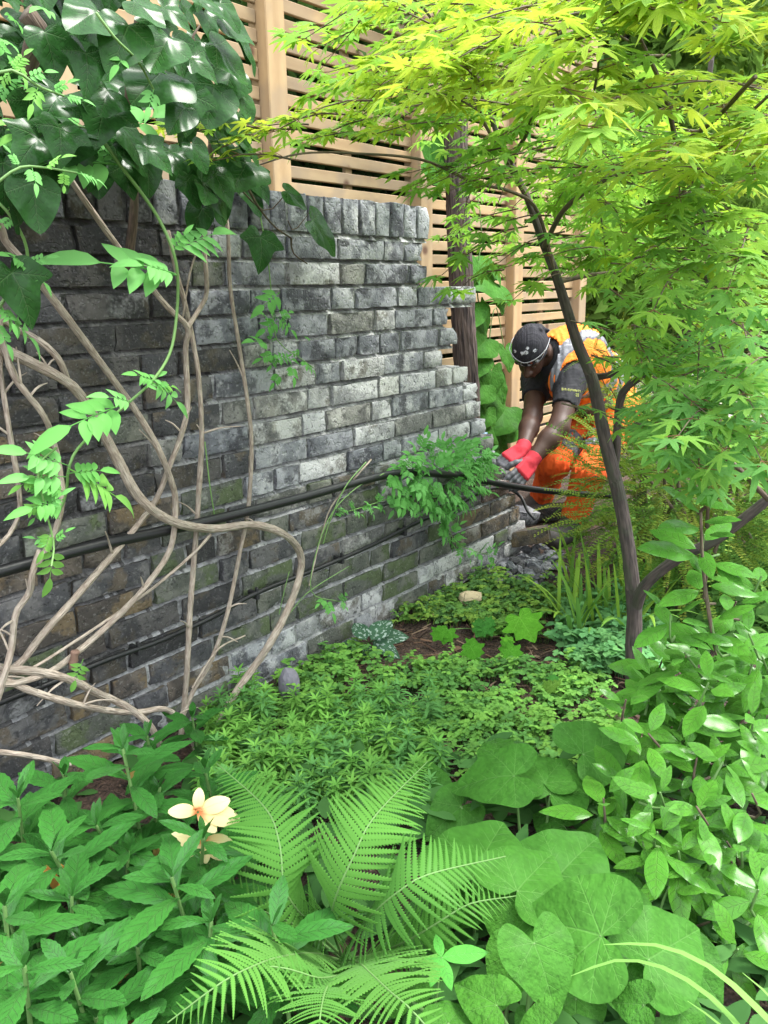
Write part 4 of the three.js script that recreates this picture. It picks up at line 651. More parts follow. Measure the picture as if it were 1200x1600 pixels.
{ // shrubs with tiny paired leaves beside the workman
  setSeed(2700);
  const sprigs = [0, 1, 2].map(q => { const g = [], n = 13; for (let k = 0; k < n; k++) for (const e of [-1, 1]) { const t = (k + 0.5) / n, l = 0.125 * (1 - 0.4 * t), b = blade(ellipse(0.32, 0.7, 0.85), { nl: 2, nw: 2, fold: 0.2, droop: 0.1, wmax: 0.5 }).scale(l, l, l); b.applyMatrix4(frame(V(0, -0.16 * t * t * (q + 1), t), V(e, 0.1, 0.35), jitterUp(0.35))); g.push(b); } g.push(limb([V(0, 0, 0), V(0, -0.04 * (q + 1), 0.5), V(0, -0.16 * (q + 1), 1)], [0.008, 0.004], { rad: 3, step: 0.3, cap: false })); return mergeGeometries(g); });
  const shrub = (label, c, rx, ry, rz, n, tones, arch) => {
    const b = V(c.x, 0, c.z), t = thing('box_leaf_honeysuckle', label, 'shrub', b, 'tiny-leaved shrubs'), ms = [[], [], []], cs = [[], [], []];
    for (let i = 0; i < n; i++) { const d = V(rr(-1, 1), rr(-0.7, 1), rr(-1, 1)).normalize(), q = Math.pow(rnd(), 0.4), p = V(c.x + d.x * rx * q, c.y + d.y * ry * q, c.z + d.z * rz * q); if (p.y < 0.03) continue; const k = Math.floor(rnd() * 3); ms[k].push(frame(p, V(d.x + rr(-0.5, 0.5), d.y * 0.6 + rr(-0.3, 0.6), d.z + rr(-0.4, 0.6)), jitterUp(0.4), rr(0.10, 0.19))); const w = pick(tones); cs[k].push(col(...w)); }
    for (const [x, y, dd, x1, y1] of arch) { // arching shoots that carry rows of leaves
      const p0 = at(x, y, dd), p1 = at(x1, y1, dd - 0.06), m = p0.clone().lerp(p1, 0.5).add(V(0, 0.05, 0)); part(t, 'shoot', limb([p0, m, p1], [0.003, 0.0015], { rad: 4, step: 0.06 }), barkTwig); const cv = new THREE.QuadraticBezierCurve3(p0, m, p1);
      for (let i = 0; i < 11; i++) { const q = cv.getPoint(0.1 + 0.9 * i / 10), tg = cv.getTangent(i / 10), k = i % 3; ms[k].push(frame(q, tg.add(V(rr(-0.8, 0.8), rr(-0.5, 0.5), rr(-0.5, 0.8))), jitterUp(0.3), rr(0.07, 0.11))); cs[k].push(col(...pick(tones))); }
    }
    for (let i = 0; i < 7; i++) part(t, 'stem', limb([V(b.x + rr(-0.08, 0.08), -0.02, b.z + rr(-0.08, 0.08)), V(b.x + rr(-0.2, 0.2) * rx, c.y * 0.6, b.z + rr(-0.2, 0.2)), V(b.x + rr(-0.6, 0.6) * rx, c.y + ry * 0.5, b.z + rr(-0.5, 0.5) * rz)], [0.012, 0.004], { rad: 6, step: 0.06 }), barkTwig);
    for (let k = 0; k < 3; k++) instanced(t, 'foliage', sprigs[k], massMat, ms[k], cs[k]);
  };
  const Y = [[0.30, 0.36, 0.06], [0.36, 0.40, 0.08], [0.20, 0.28, 0.05]], G = [[0.15, 0.28, 0.045], [0.20, 0.34, 0.05], [0.11, 0.22, 0.04], [0.26, 0.38, 0.06]];
  shrub('yellowish tiny-leaved shrub arching over the workman from the maple trunk', at(1030, 705, 3.35), 0.20, 0.45, 0.25, 230, [...Y, ...Y, ...G], [[960, 640, 3.3, 885, 655], [960, 760, 3.3, 896, 765], [960, 800, 3.3, 905, 830], [950, 590, 3.3, 915, 560], [970, 600, 3.3, 930, 545], [985, 600, 3.3, 960, 540], [950, 620, 3.3, 925, 590], [970, 640, 3.3, 935, 610], [950, 820, 3.2, 912, 815], [990, 620, 3.3, 1000, 560]]);
  shrub('broad green tiny-leaved shrub behind the fork of the maple', at(1085, 780, 2.95), 0.48, 0.40, 0.34, 950, [...G, Y[0]], [[1000, 760, 2.9, 1010, 690], [1090, 700, 2.9, 1110, 640], [1150, 720, 2.9, 1190, 660]]);
  shrub('fresh yellow-green tiny-leaved shrub spreading at the far side of the bed', at(1190, 720, 3.5), 0.60, 0.48, 0.45, 850, [...Y, ...G], []);
}
// ---------------------------------------------------------------- glossy-leaved shrub on the near side of the maple
{
  setSeed(3000);
  const b = onY(1150, 1420, 0), t = thing('glossy_shrub', 'evergreen shrub with glossy oval leaves in whorls below the maple', 'shrub', b);
  const bag = new Leaves(t, vibGeos, vibMats, leafMat(vibSkin, col(1, 1, 1), { trans: 0.3, coat: 0.30, coatRough: 0.22, bump: 0.004, name: 'shrub leaf' }));
  const node = (x, y, d, n, size, tones) => {
    const p = at(x, y, d), up = V(rr(-0.25, 0.15), 1, rr(0.1, 0.6)).normalize(), a0 = rr(0, 6.28), sx = V(0, 0, 0).crossVectors(up, V(1, 0, 0.2)).normalize(), sy = V(0, 0, 0).crossVectors(up, sx);
    const st = p.clone().addScaledVector(up, -rr(0.05, 0.09)).add(V(rr(-0.03, 0.05), 0, rr(-0.05, 0.02))); part(t, 'twig', limb([st, st.clone().lerp(p, 0.55).add(V(rr(-0.03, 0.03), -0.03, rr(-0.03, 0.03))), p], [0.0034, 0.0022], { rad: 5, step: 0.03 }), pick([barkTwig, stemGreen]));
    for (let i = 0; i < n; i++) { const a = a0 + i * 2.4 + rr(-0.3, 0.3), lift = i < n - 2 ? rr(-0.15, 0.3) : rr(0.6, 1.1), d2 = sx.clone().multiplyScalar(Math.cos(a)).addScaledVector(sy, Math.sin(a)).addScaledVector(up, lift), s = size * rr(0.75, 1.15) * (i < n - 2 ? 1 : 0.7), q = p.clone().addScaledVector(up, -0.012 * (n - i) + 0.01).addScaledVector(d2, 0.012); bag.add(Math.floor(rnd() * 4), pick(tones), frame(q, d2, up.clone().add(V(rr(-0.3, 0.3), 0, rr(-0.2, 0.4))), s)); }
  };
  const B = [2, 3, 3, 4], M = [1, 2, 2, 3], K = [0, 0, 1];
  for (const [x, y] of [[978, 1093], [1013, 1146], [1089, 1184], [1031, 1238], [943, 1247], [1177, 1122], [1107, 1067], [1191, 1026], [1046, 1385], [1004, 1315], [1158, 1319], [1139, 1399], [1153, 1483], [1027, 1300], [1088, 1260], [1175, 1240], [1060, 1330], [1185, 1390], [1110, 1330], [1110, 1440], [1195, 1180], [1130, 1190]]) node(x, y, 1.72 - (y - 1060) * 0.0009 + rr(-0.05, 0.05), 6 + Math.floor(rnd() * 2), 0.094, B);
  for (const [x, y, d] of [[1048, 960, 1.75], [1112, 972, 1.75], [1150, 940, 1.8], [1100, 835, 1.75], [1105, 900, 1.75], [1170, 990, 1.7], [1070, 1020, 1.75], [1190, 900, 1.9]]) node(x, y, d, 5, 0.105, M);
  part(t, 'twig', limb([at(1118, 1010, 1.76), at(1108, 960, 1.75), at(1098, 880, 1.75), at(1095, 800, 1.75)], [0.005, 0.003], { rad: 6 }), barkTwig);
  for (const [x0, y0, x1, y1, m] of [[1093, 800, 1045, 752, 1], [1096, 790, 1110, 745, 2], [1098, 785, 1148, 790, 1], [1100, 815, 1155, 805, 2], [1092, 825, 1035, 815, 2], [1085, 868, 1005, 845, 2], [1115, 880, 1185, 895, 2], [1120, 885, 1165, 915, 1]]) { const a = at(x0, y0, 1.75), d = at(x1, y1, 1.68).sub(a); bag.add(1, m, frame(a, d, V(0, 1, 0.5), d.length())); }
  for (let i = 0; i < 100; i++) { const y = rr(1000, 1600), x = rr(lerp(1010, 960, clamp((y - 1040) / 200)) + (y > 1380 ? 80 : 0), 1240); node(x, y, 1.78 - (y - 1060) * 0.0008 + rr(0.02, 0.2), 6, rr(0.085, 0.11), rnd() < 0.5 ? M : K); }
  bag.flush(295);
}
// ---------------------------------------------------------------- broad heart-shaped leaves
{
  setSeed(3200);
  const t = thing('broad_leaf_perennial', 'low plant with big rough heart-shaped leaves at the edge of the bed', 'plant', onY(860, 1500, 0)), b = onY(900, 1480, 0.0);
  const leaf = (x0, y0, x1, y1, h, m, w = 1) => { const a = onY(x0, y0, h), d = onTilt(x1, y1, a, 0.7).sub(a), l = Math.min(0.158, d.length()); d.y -= 0.02; put(t, 'leaf', pick(heartGeos), heartMats[m], frame(a, d, V(rr(-0.2, 0.2), 1, rr(0.2, 0.7)), V(l * Math.min(w, 1.15), l, l))); const g0 = V(a.x + rr(-0.04, 0.06), groundY(a.x, a.z) - 0.01, a.z + rr(-0.02, 0.05)).lerp(V(b.x, 0, b.z), 0.15); part(t, 'leaf_stalk', limb([g0, g0.clone().lerp(a, 0.6).add(V(0, 0.02, 0)), a], [0.004, 0.0028], { rad: 5, step: 0.05 }), stemGreen); };
  for (const q of [[803, 1212, 700, 1200, 0.20, 1], [939, 1462, 796, 1400, 0.24, 2, 1.25], [834, 1473, 884, 1572, 0.25, 2, 1.1], [1013, 1499, 1100, 1430, 0.20, 1, 1.3], [808, 1392, 866, 1308, 0.22, 2, 1.2], [738, 1372, 790, 1252, 0.19, 1, 1.15], [911, 1178, 982, 1135, 0.19, 0, 1.3], [848, 1225, 815, 1150, 0.16, 1], [860, 1240, 895, 1170, 0.15, 1, 1.1], [862, 1600, 800, 1590, 0.24, 3, 1.3], [1006, 1570, 950, 1545, 0.21, 1, 1.3], [775, 1570, 708, 1510, 0.22, 3, 0.9], [700, 1600, 730, 1540, 0.2, 2, 1.3], [785, 1412, 780, 1472, 0.20, 3, 1.1], [873, 1368, 936, 1285, 0.17, 0, 1.2], [905, 1400, 960, 1340, 0.13, 0, 1.2], [800, 1490, 780, 1570, 0.18, 3, 0.9], [740, 1390, 655, 1340, 0.13, 1, 1.1], [720, 1260, 660, 1300, 0.10, 1, 1], [900, 1560, 900, 1640, 0.12, 1, 1.2], [960, 1420, 1000, 1350, 0.11, 0, 1.2], [1060, 1580, 1120, 1620, 0.14, 1, 1.2], [980, 1540, 1030, 1600, 0.15, 1, 1.2], [700, 1450, 640, 1420, 0.13, 1, 1.1], [640, 1560, 610, 1500, 0.12, 1, 1.1], [760, 1330, 700, 1290, 0.10, 1], [880, 1290, 830, 1250, 0.10, 0, 1.1], [930, 1230, 890, 1260, 0.12, 0, 1.1], [660, 1230, 710, 1290, 0.06, 2, 1], [1080, 1500, 1140, 1560, 0.12, 0, 1.2], [780, 1180, 770, 1130, 0.12, 2], [845, 1590, 880, 1660, 0.1, 0, 1.2]]) leaf(...q);
}
// ---------------------------------------------------------------- ferns
{
  setSeed(3400);
  const crown = onY(535, 1500, 0.06), t = thing('fern', 'light green lacy fern with arching feathery fronds', 'fern', V(crown.x, 0, crown.z));
  const P = (x, y, h) => onY(x, y, h);
  const fronds = [
    [[535, 1495, 0.06], [490, 1450, 0.17], [447, 1395, 0.27], [437, 1320, 0.33], [414, 1262, 0.35], [339, 1193, 0.34]],
    [[535, 1495, 0.06], [520, 1450, 0.18], [524, 1405, 0.27], [554, 1335, 0.34], [587, 1274, 0.37], [668, 1190, 0.34]],
    [[540, 1495, 0.06], [560, 1455, 0.18], [585, 1426, 0.26], [622, 1394, 0.32], [671, 1366, 0.34], [790, 1338, 0.31]],
    [[545, 1498, 0.05], [590, 1490, 0.13], [640, 1468, 0.20], [690, 1438, 0.24], [735, 1412, 0.25], [806, 1400, 0.22]],
    [[530, 1500, 0.06], [490, 1490, 0.20], [440, 1495, 0.30], [395, 1510, 0.36], [345, 1536, 0.38], [262, 1598, 0.34]],
    [[530, 1505, 0.06], [535, 1520, 0.18], [500, 1528, 0.29], [455, 1515, 0.33], [420, 1510, 0.34], [385, 1514, 0.33]],
    [[535, 1505, 0.06], [525, 1525, 0.20], [510, 1545, 0.30], [503, 1570, 0.35], [499, 1600, 0.37], [492, 1660, 0.33]],
    [[540, 1500, 0.06], [560, 1505, 0.20], [580, 1522, 0.30], [610, 1550, 0.36], [645, 1580, 0.38], [705, 1650, 0.33]],
    [[530, 1495, 0.05], [470, 1450, 0.12], [400, 1420, 0.16], [340, 1400, 0.18], [290, 1390, 0.17], [240, 1395, 0.13]],
  ];
  fronds.forEach((f, fi) => {
    const pts = f.map(q => P(...q)), cv = new THREE.CatmullRomCurve3(pts, false, 'catmullrom', 0.5), L = cv.getLength();
    const fr = part(t, 'frond', limb(pts, [0.0028, 0.0009], { rad: 6, step: 0.02 }), stemGreen), nP = Math.round(L / 0.0138), mat = fernMats[fi % 3];
    const wide = [0.088, 0.090, 0.090, 0.062, 0.098, 0.055, 0.10, 0.105, 0.05][fi];
    for (let k = 0; k < nP; k++) {
      const u = 0.16 + 0.835 * k / nP, p = cv.getPointAt(u), tg = cv.getTangentAt(u), side = V(0, 0, 0).crossVectors(UP.clone().multiplyScalar(0.6).addScaledVector(CAM.clone().sub(p).normalize(), 0.6), tg).normalize(), nrm = V(0, 0, 0).crossVectors(tg, side).normalize(), s = (u - 0.16) / 0.84, len = wide * Math.pow(Math.sin(Math.PI * Math.pow(0.13 + 0.868 * s, 0.78)), 0.85) * rr(0.95, 1.05) + 0.003;
      for (const e of [-1, 1]) { const d = side.clone().multiplyScalar(e).addScaledVector(tg, 0.38 + 0.25 * s + rr(-0.05, 0.05)).addScaledVector(nrm, rr(0.02, 0.14)); put(fr, 'pinna', pinnaGeos[(k * 3 + (e > 0 ? 1 : 0)) % 4], mat, frame(p, d, nrm.clone().addScaledVector(side, rr(-0.1, 0.1)), V(len * rr(0.9, 1.05), len, len))); }
    }
  });
}
// ---------------------------------------------------------------- leafy stems with serrated leaves, and a yellow flower among them
{
  setSeed(3600);
  const LBL = 'shorter leafy stem with serrated leaves, growing between taller stems beside the fern', TALL = 'tall leafy stem topped by a rosette of serrated lance-shaped leaves', GRP = 'serrated leafy stems left of the fern';
  const plant = (x, y, h, n, size, tones, label) => {
    const top = onY(x, y, h), bx = top.x + rr(-0.04, 0.04), bz = top.z + rr(-0.06, 0.03), t = thing('leafy_stem', label || LBL, 'plant', V(bx, groundY(bx, bz), bz), GRP), f = V(bx, groundY(bx, bz) - 0.01, bz), cv = new THREE.QuadraticBezierCurve3(f, V(bx, h * 0.6, bz), top);
    part(t, 'stem', limb([f, cv.getPoint(0.5), top], [0.0042, 0.003], { rad: 6, step: 0.04 }), stemGreen);
    const a0 = rr(0, 6.28);
    for (let i = 0; i < n; i++) { const u = i / (n - 1), k = Math.pow(u, 0.7), p = cv.getPoint(lerp(0.30, 1, k)), a = a0 + i * 2.399, lift = lerp(-0.1, 0.55, k) + rr(-0.1, 0.15), s = size * (u > 0.85 ? 0.62 : 1) * rr(0.85, 1.1), d = V(Math.cos(a), lift, Math.sin(a)); put(t, 'leaf', lanceGeos[Math.floor(rnd() * 4)], lanceMats[i < 4 && rnd() < 0.08 ? 4 : pick(tones)], frame(p, d, V(-Math.cos(a) * lift, 1, -Math.sin(a) * lift + 0.12), V(s * rr(0.95, 1.15), s, s))); }
    for (let i = 0; i < 3; i++) { const a = rr(0, 6.28); put(t, 'bud_leaf', lanceGeos[0], lanceMats[3], frame(top, V(Math.cos(a) * 0.4, 1, Math.sin(a) * 0.4), V(-Math.cos(a), 0.4, -Math.sin(a)), size * rr(0.28, 0.4))); }
    return t;
  };
  const B = [1, 2, 2, 3], M = [0, 1, 2];
  for (const [x, y, h] of [[192, 1170, 0.38], [28, 1247, 0.36], [268, 1370, 0.35], [318, 1310, 0.34], [7, 1415, 0.36], [112, 1400, 0.30], [38, 1510, 0.36], [425, 1446, 0.30], [215, 1480, 0.28], [330, 1440, 0.30], [80, 1330, 0.34], [150, 1290, 0.30]]) plant(x, y, h, 15, 0.125, B, TALL);
  for (const [x, y, h] of [[100, 1210, 0.26], [250, 1230, 0.28], [320, 1200, 0.26], [40, 1310, 0.25], [200, 1330, 0.26], [130, 1470, 0.24], [60, 1580, 0.26], [240, 1560, 0.24], [150, 1590, 0.25], [330, 1340, 0.2], [-30, 1330, 0.3], [-40, 1480, 0.3], [280, 1500, 0.2], [380, 1290, 0.18], [20, 1640, 0.3], [350, 1120 + 130, 0.2], [230, 1150, 0.24], [300, 1120, 0.16], [360, 1490, 0.18], [180, 1650, 0.3], [110, 1520, 0.32]]) plant(x, y, h, 12, rr(0.1, 0.115), M);
  // flower
  const petalSkin = leafSkin([0.72, 0.55, 0.20], [0.74, 0.50, 0.20], [[0.5, 0, 0.5, 1, 0.03]], { sd: 610, mottle: 0.05, size: 128, veinAmt: 0.3 });
  const pm = leafMat({ map: tex(128, 128, (u, v) => mix3([0.60, 0.22, 0.08], mix3([0.76, 0.60, 0.28], [0.80, 0.72, 0.38], sst(0.3, 0.9, v)), sst(0.10, 0.34, v + 0.06 * fbm(u, v, 9, 3, 6)))), bump: petalSkin.bump }, col(1, 1, 1), { trans: 0.35, bump: 0.001, name: 'petal' });
  const pg = [0, 1].map(i => blade(t => 0.045 + 0.19 * Math.pow(Math.sin(Math.PI * Math.pow(clamp(t, 0.0001, 0.9999), 1.1)), 0.75) * (t < 0.999 ? 1 : 0), { nl: 9, nw: 4, fold: 0.3, droop: 0.25 + 0.2 * i, curl: 0.5, wmax: 0.25 }));
  const flower = (label, cx, cy, h, tips) => { const c = onY(cx, cy, h), t = thing('yellow_flower', label, 'flower', V(c.x, groundY(c.x, c.z), c.z)); part(t, 'stem', limb([V(c.x, groundY(c.x, c.z) - 0.01, c.z), V(c.x + 0.01, h * 0.6, c.z), c], [0.003, 0.0025], { rad: 6, step: 0.05 }), stemGreen); const toC = CAM.clone().sub(c).normalize(); tips.forEach(([x, y], i) => { const d = at(x, y, c.clone().sub(CAM).length() / ray(x, y).length() - 0.005).sub(c); put(t, 'petal', pg[i % 2], pm, frame(c, d, toC.clone().add(V(0, 0.5, 0)), V(d.length() * 1.15, d.length(), d.length()))); }); for (let i = 0; i < 4; i++) part(t, 'stamen', limb([c, c.clone().addScaledVector(toC, 0.012).add(V(rr(-0.006, 0.006), 0.004, 0)), c.clone().addScaledVector(toC, 0.022).add(V(rr(-0.012, 0.012), rr(-0.008, 0.01), 0))], [0.0008, 0.0012], { rad: 4 }), std({ color: col(0.55, 0.2, 0.06), roughness: 0.7 })); };
  flower('pale yellow flower with orange centre opening above the serrated leaves', 309, 1268, 0.36, [[311, 1232], [266, 1262], [357, 1246], [374, 1272], [338, 1298]]);
  flower('pale yellow flower half hidden beneath the open one', 318, 1314, 0.30, [[269, 1302], [286, 1334], [362, 1312], [350, 1338], [322, 1348]]);
}
// ---------------------------------------------------------------- strap leaves
function ribbon(pts, w) { const c = new THREE.CatmullRomCurve3(pts), n = 26, pos = [], uv = [], idx = []; for (let i = 0; i <= n; i++) { const t = i / n, p = c.getPointAt(t), tg = c.getTangentAt(t), sd = V(0, 0, 0).crossVectors(tg, V(0.25, 1, 0.15)).normalize(), ww = w * Math.pow(1 - Math.pow(t, 3.5), 0.7) + 0.0004, dn = V(0, 0, 0).crossVectors(sd, tg).normalize(); for (const e of [-1, 0, 1]) { const q = p.clone().addScaledVector(sd, ww * e).addScaledVector(dn, e ? ww * 0.35 : 0); pos.push(q.x, q.y, q.z); uv.push(0.5 + e / 2, t); } } for (let i = 0; i < n; i++) for (let k = 0; k < 2; k++) { const a = i * 3 + k; idx.push(a, a + 1, a + 3, a + 1, a + 4, a + 3); } return geoFrom(pos, uv, idx); }
{
  setSeed(3800);
  const t = thing('daylily', 'long narrow strap leaves arching in over the broad leaves', 'plant', V(0.62, 0, -0.72));
  for (const [a, w] of [[[[1250, 1660, 0.78], [1195, 1590, 0.84], [1107, 1511, 0.9], [1027, 1478, 0.94], [943, 1476, 0.97]], 0.0068], [[[1180, 1640, 0.82], [1149, 1600, 0.86], [1107, 1557, 0.9], [1041, 1515, 0.94], [967, 1501, 0.98], [892, 1525, 1.0]], 0.0055], [[[1160, 1650, 0.85], [1125, 1602, 0.9], [1074, 1564, 0.94]], 0.005], [[[1240, 1640, 0.8], [1215, 1570, 0.86], [1160, 1520, 0.9]], 0.005]]) { const p = a.map(q => at(...q)); p.unshift(V(0.66 + rr(-0.03, 0.03), 0, -0.7)); part(t, 'leaf', ribbon(p, w), strapMats[3]); }
  const g = thing('strap_grass', 'tuft of upright yellow-green strap leaves beside the maple trunk', 'plant', onY(940, 985, 0));
  for (let i = 0; i < 78; i++) { const p = onY(rr(872, 1010), rr(935, 1010), 0); p.y = groundY(p.x, p.z) - 0.01; const l = rr(0.2, 0.42), a = rr(0, 6.28), k = rr(0.15, 0.8); part(g, 'leaf', strap(p, p.clone().add(V(Math.cos(a) * l * k, l * (1.05 - k * 0.8), Math.sin(a) * l * k)), l * 0.35 * k + 0.02, rr(0.006, 0.010), 8), strapMats[Math.floor(rnd() * 3)]); }
  const g2 = thing('grass_tuft', 'loose tuft of long green grass behind the maple fork', 'plant', onY(1050, 935, 0));
  for (let i = 0; i < 34; i++) { const p = onY(rr(1010, 1100), rr(915, 970), 0); p.y = groundY(p.x, p.z) - 0.01; const l = rr(0.25, 0.4), a = rr(0, 6.28), k = rr(0.1, 0.6); part(g2, 'leaf', strap(p, p.clone().add(V(Math.cos(a) * l * k, l * (1.05 - k * 0.8), Math.sin(a) * l * k)), l * 0.3 * k + 0.02, rr(0.004, 0.007), 8), strapMats[Math.floor(rnd() * 3)]); }
  const s = thing('seedling', 'small grey-green seedling with five leaflets beside the fern', 'plant', onY(687, 1500, 0)), c = onY(690, 1496, 0.24), sm = leafMat(vibSkin, col(1.25, 1.5, 2.1), { trans: 0.35, coat: 0.1, coatRough: 0.5 });
  part(s, 'stem', limb([onY(687, 1500, -0.01), c.clone().add(V(-0.01, -0.1, 0)), c], [0.002, 0.0015], { rad: 5, step: 0.04 }), stemGreen);
  for (const [x, y] of [[764, 1482], [681, 1456], [706, 1545], [658, 1500], [672, 1540]]) { const d = onTilt(x, y, c, 0.8).sub(c); put(s, 'leaf', vibGeos[1], sm, frame(c, d, V(0, 1, 0.3), d.length())); }
}
// ---------------------------------------------------------------- lungwort and other small plants of the bed
{
  setSeed(4000);
  const skin = leafSkin([0.055, 0.125, 0.070], [0.10, 0.19, 0.10], pinnateVeins(5, 0.3, 0.15, 0.012), { sd: 640, spots: [0.42, 0.52, 0.46], mottle: 0.2 }), mat = leafMat(skin, col(1, 1, 1), { trans: 0.2, coat: 0.1, coatRough: 0.5, bump: 0.002 }), geo = [0, 1].map(i => blade(ellipse(0.26, 0.8, 0.8), { nl: 8, nw: 4, fold: 0.3, droop: 0.2 + 0.15 * i, curl: 0.2, wmax: 0.3 }));
  const t = thing('lungwort', 'lungwort with white-spotted dark leaves at the foot of the wall', 'plant', onY(575, 1006, 0));
  for (const [x0, y0, x1, y1, h] of [[565, 1004, 519, 1022, 0.07], [580, 1000, 612, 958, 0.11], [582, 1002, 626, 1020, 0.08], [572, 1000, 553, 964, 0.12], [575, 1008, 572, 1034, 0.06], [588, 996, 640, 990, 0.07]]) { const a = onY(x0, y0, h * 0.6), d = onTilt(x1, y1, a, 1.0).sub(a); put(t, 'leaf', pick(geo), mat, frame(a, d, V(0, 1, 0.6), V(d.length() * 1.1, d.length(), d.length()))); part(t, 'leaf_stalk', limb([onY(575, 1008, -0.01), onY(576, 1005, h * 0.3), a], [0.002, 0.0016], { rad: 4 }), stemGreen); }
  const maple2 = lobed(smoothHalf([[0, -0.05], [0.2, -0.3], [0.45, -0.15], [0.4, 0.05], [0.72, 0.15], [0.6, 0.32], [0.42, 0.42], [0.5, 0.68], [0.25, 0.72], [0.12, 0.9], [0, 1]], 2), (x, z) => 0.1 * Math.abs(x) - 0.2 * (x * x + z * z)), lm = tints(heartSkin, [[1.3, 1.35, 0.95], [1.9, 1.75, 1.2], [0.8, 0.95, 1.2], [1.5, 1.0, 1.1]], { trans: 0.3, bump: 0.003 });
  const small = (name, label, leaves) => { const q = leaves[0], c = onY(q[0], q[1], 0), o = thing(name, label, 'plant', c); for (const [x0, y0, x1, y1, h, m] of leaves) { const a = onY(x0, y0, h), d = onTilt(x1, y1, a, 1.2).sub(a); put(o, 'leaf', maple2, lm[m], frame(a, d, V(rr(-0.2, 0.2), 1, 0.5), V(d.length() * 0.85, d.length() * 0.75, d.length() * 0.75))); part(o, 'leaf_stalk', limb([V(c.x, -0.01, c.z), a.clone().lerp(c, 0.4), a], [0.0016, 0.0012], { rad: 4 }), stemGreen); } };
  small('vine_seedling', 'young plant with one large pale lobed leaf in the open bed', [[812, 965, 845, 1012, 0.10, 1], [806, 972, 790, 990, 0.06, 0]]);
  small('lobed_seedling', 'seedling with dull lobed leaves in the bare patch of mulch', [[735, 1010, 752, 1040, 0.06, 0], [742, 1005, 722, 1022, 0.05, 0]]);
  small('lobed_seedling', 'seedling with three yellowish lobed leaves on the mulch', [[795, 1015, 822, 1038, 0.06, 0], [800, 1010, 775, 1030, 0.05, 0], [790, 1005, 805, 990, 0.05, 1]]);
  small('cranesbill', 'reddish-edged round-leaved cranesbill near the foot of the maple', [[862, 1070, 842, 1085, 0.06, 3], [866, 1068, 885, 1080, 0.06, 3], [864, 1064, 868, 1048, 0.06, 2], [890, 1062, 915, 1075, 0.05, 2]]);
  small('dark_nettle', 'dark blue-green toothed plant in the open bed', [[755, 978, 740, 1000, 0.07, 2], [758, 976, 775, 998, 0.07, 2], [752, 972, 735, 975, 0.08, 2], [760, 970, 780, 978, 0.08, 2], [690, 985, 672, 1005, 0.06, 0], [700, 985, 690, 1012, 0.06, 0]]);
  // ground cover
  const tri = [0, 1].map(i => { const g = []; for (let s = 0; s < 5; s++) { const c = V(rr(-0.03, 0.03), rr(0.02, 0.055), rr(-0.03, 0.03)), a0 = rr(0, 6.28); for (let k = 0; k < 3; k++) { const a = a0 + k * 2.1, l = rr(0.013, 0.019), b = blade(ellipse(0.42, 0.55, 1.1), { nl: 3, nw: 2, fold: 0.2, droop: 0.2, wmax: 0.5 }).scale(l, l, l); b.applyMatrix4(frame(c, V(Math.cos(a), rr(-0.2, 0.2), Math.sin(a)), jitterUp(0.3))); g.push(b); } g.push(limb([V(c.x * 0.4, -0.01, c.z * 0.4), V(c.x * 0.7, c.y * 0.6, c.z * 0.7), c], [0.0008, 0.0006], { rad: 3, step: 0.05, cap: false })); } return mergeGeometries(g); });
  const whorl = [0, 1].map(i => { const g = [], h = 0.105; for (let w = 0; w < 6; w++) { const y = h * (0.3 + 0.7 * w / 5), n = 5 + w % 2, a0 = w * 0.5; for (let k = 0; k < n; k++) { const a = a0 + k * 6.28 / n + rr(-0.2, 0.2), l = rr(0.03, 0.046) * (w === 5 ? 0.7 : 1), b = blade(ellipse(0.125, 0.8, 0.8), { nl: 3, nw: 2, fold: 0.3, droop: 0.3, wmax: 0.5 }).scale(l, l, l); b.applyMatrix4(frame(V(0.02 * i * y, y, 0), V(Math.cos(a), w === 5 ? 0.9 : rr(0.1, 0.45), Math.sin(a)), UP)); g.push(b); } } g.push(limb([V(0, -0.01, 0), V(0, h * 0.5, 0), V(0.02 * i * h, h, 0)], [0.0016, 0.001], { rad: 4, step: 0.05 })); return mergeGeometries(g); });
  const gm = leafMat(null, col(1, 1, 1), { trans: 0.36, coat: 0.05, name: 'ground cover' });
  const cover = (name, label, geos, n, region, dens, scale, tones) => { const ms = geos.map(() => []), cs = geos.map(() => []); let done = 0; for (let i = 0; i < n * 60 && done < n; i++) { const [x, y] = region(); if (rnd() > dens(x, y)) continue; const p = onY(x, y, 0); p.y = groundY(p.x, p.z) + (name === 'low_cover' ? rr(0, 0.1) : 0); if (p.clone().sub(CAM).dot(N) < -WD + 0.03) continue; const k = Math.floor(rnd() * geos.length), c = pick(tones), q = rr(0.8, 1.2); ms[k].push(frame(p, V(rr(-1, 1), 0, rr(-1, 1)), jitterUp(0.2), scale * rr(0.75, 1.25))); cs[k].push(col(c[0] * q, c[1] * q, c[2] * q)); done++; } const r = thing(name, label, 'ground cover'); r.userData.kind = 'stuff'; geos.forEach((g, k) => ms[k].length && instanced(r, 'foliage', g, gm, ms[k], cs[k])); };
  const bare = (x, y) => { let k = 0; for (const [cx, cy, rx, ry] of [[668, 1008, 100, 36], [820, 1022, 105, 26], [870, 985, 50, 16], [640, 1095, 40, 12], [690, 1180, 30, 16], [880, 1135, 25, 14], [900, 880, 60, 25], [560, 1100, 18, 10], [760, 1080, 22, 9], [580, 1180, 22, 12]]) k = Math.max(k, 1 - Math.hypot((x - cx) / rx, (y - cy) / ry)); return k > 0 ? clamp(0.16 - k * 0.5) : 1; };
  const uni = (x0, x1, y0, y1) => () => [rr(x0, x1), rr(y0, y1)];
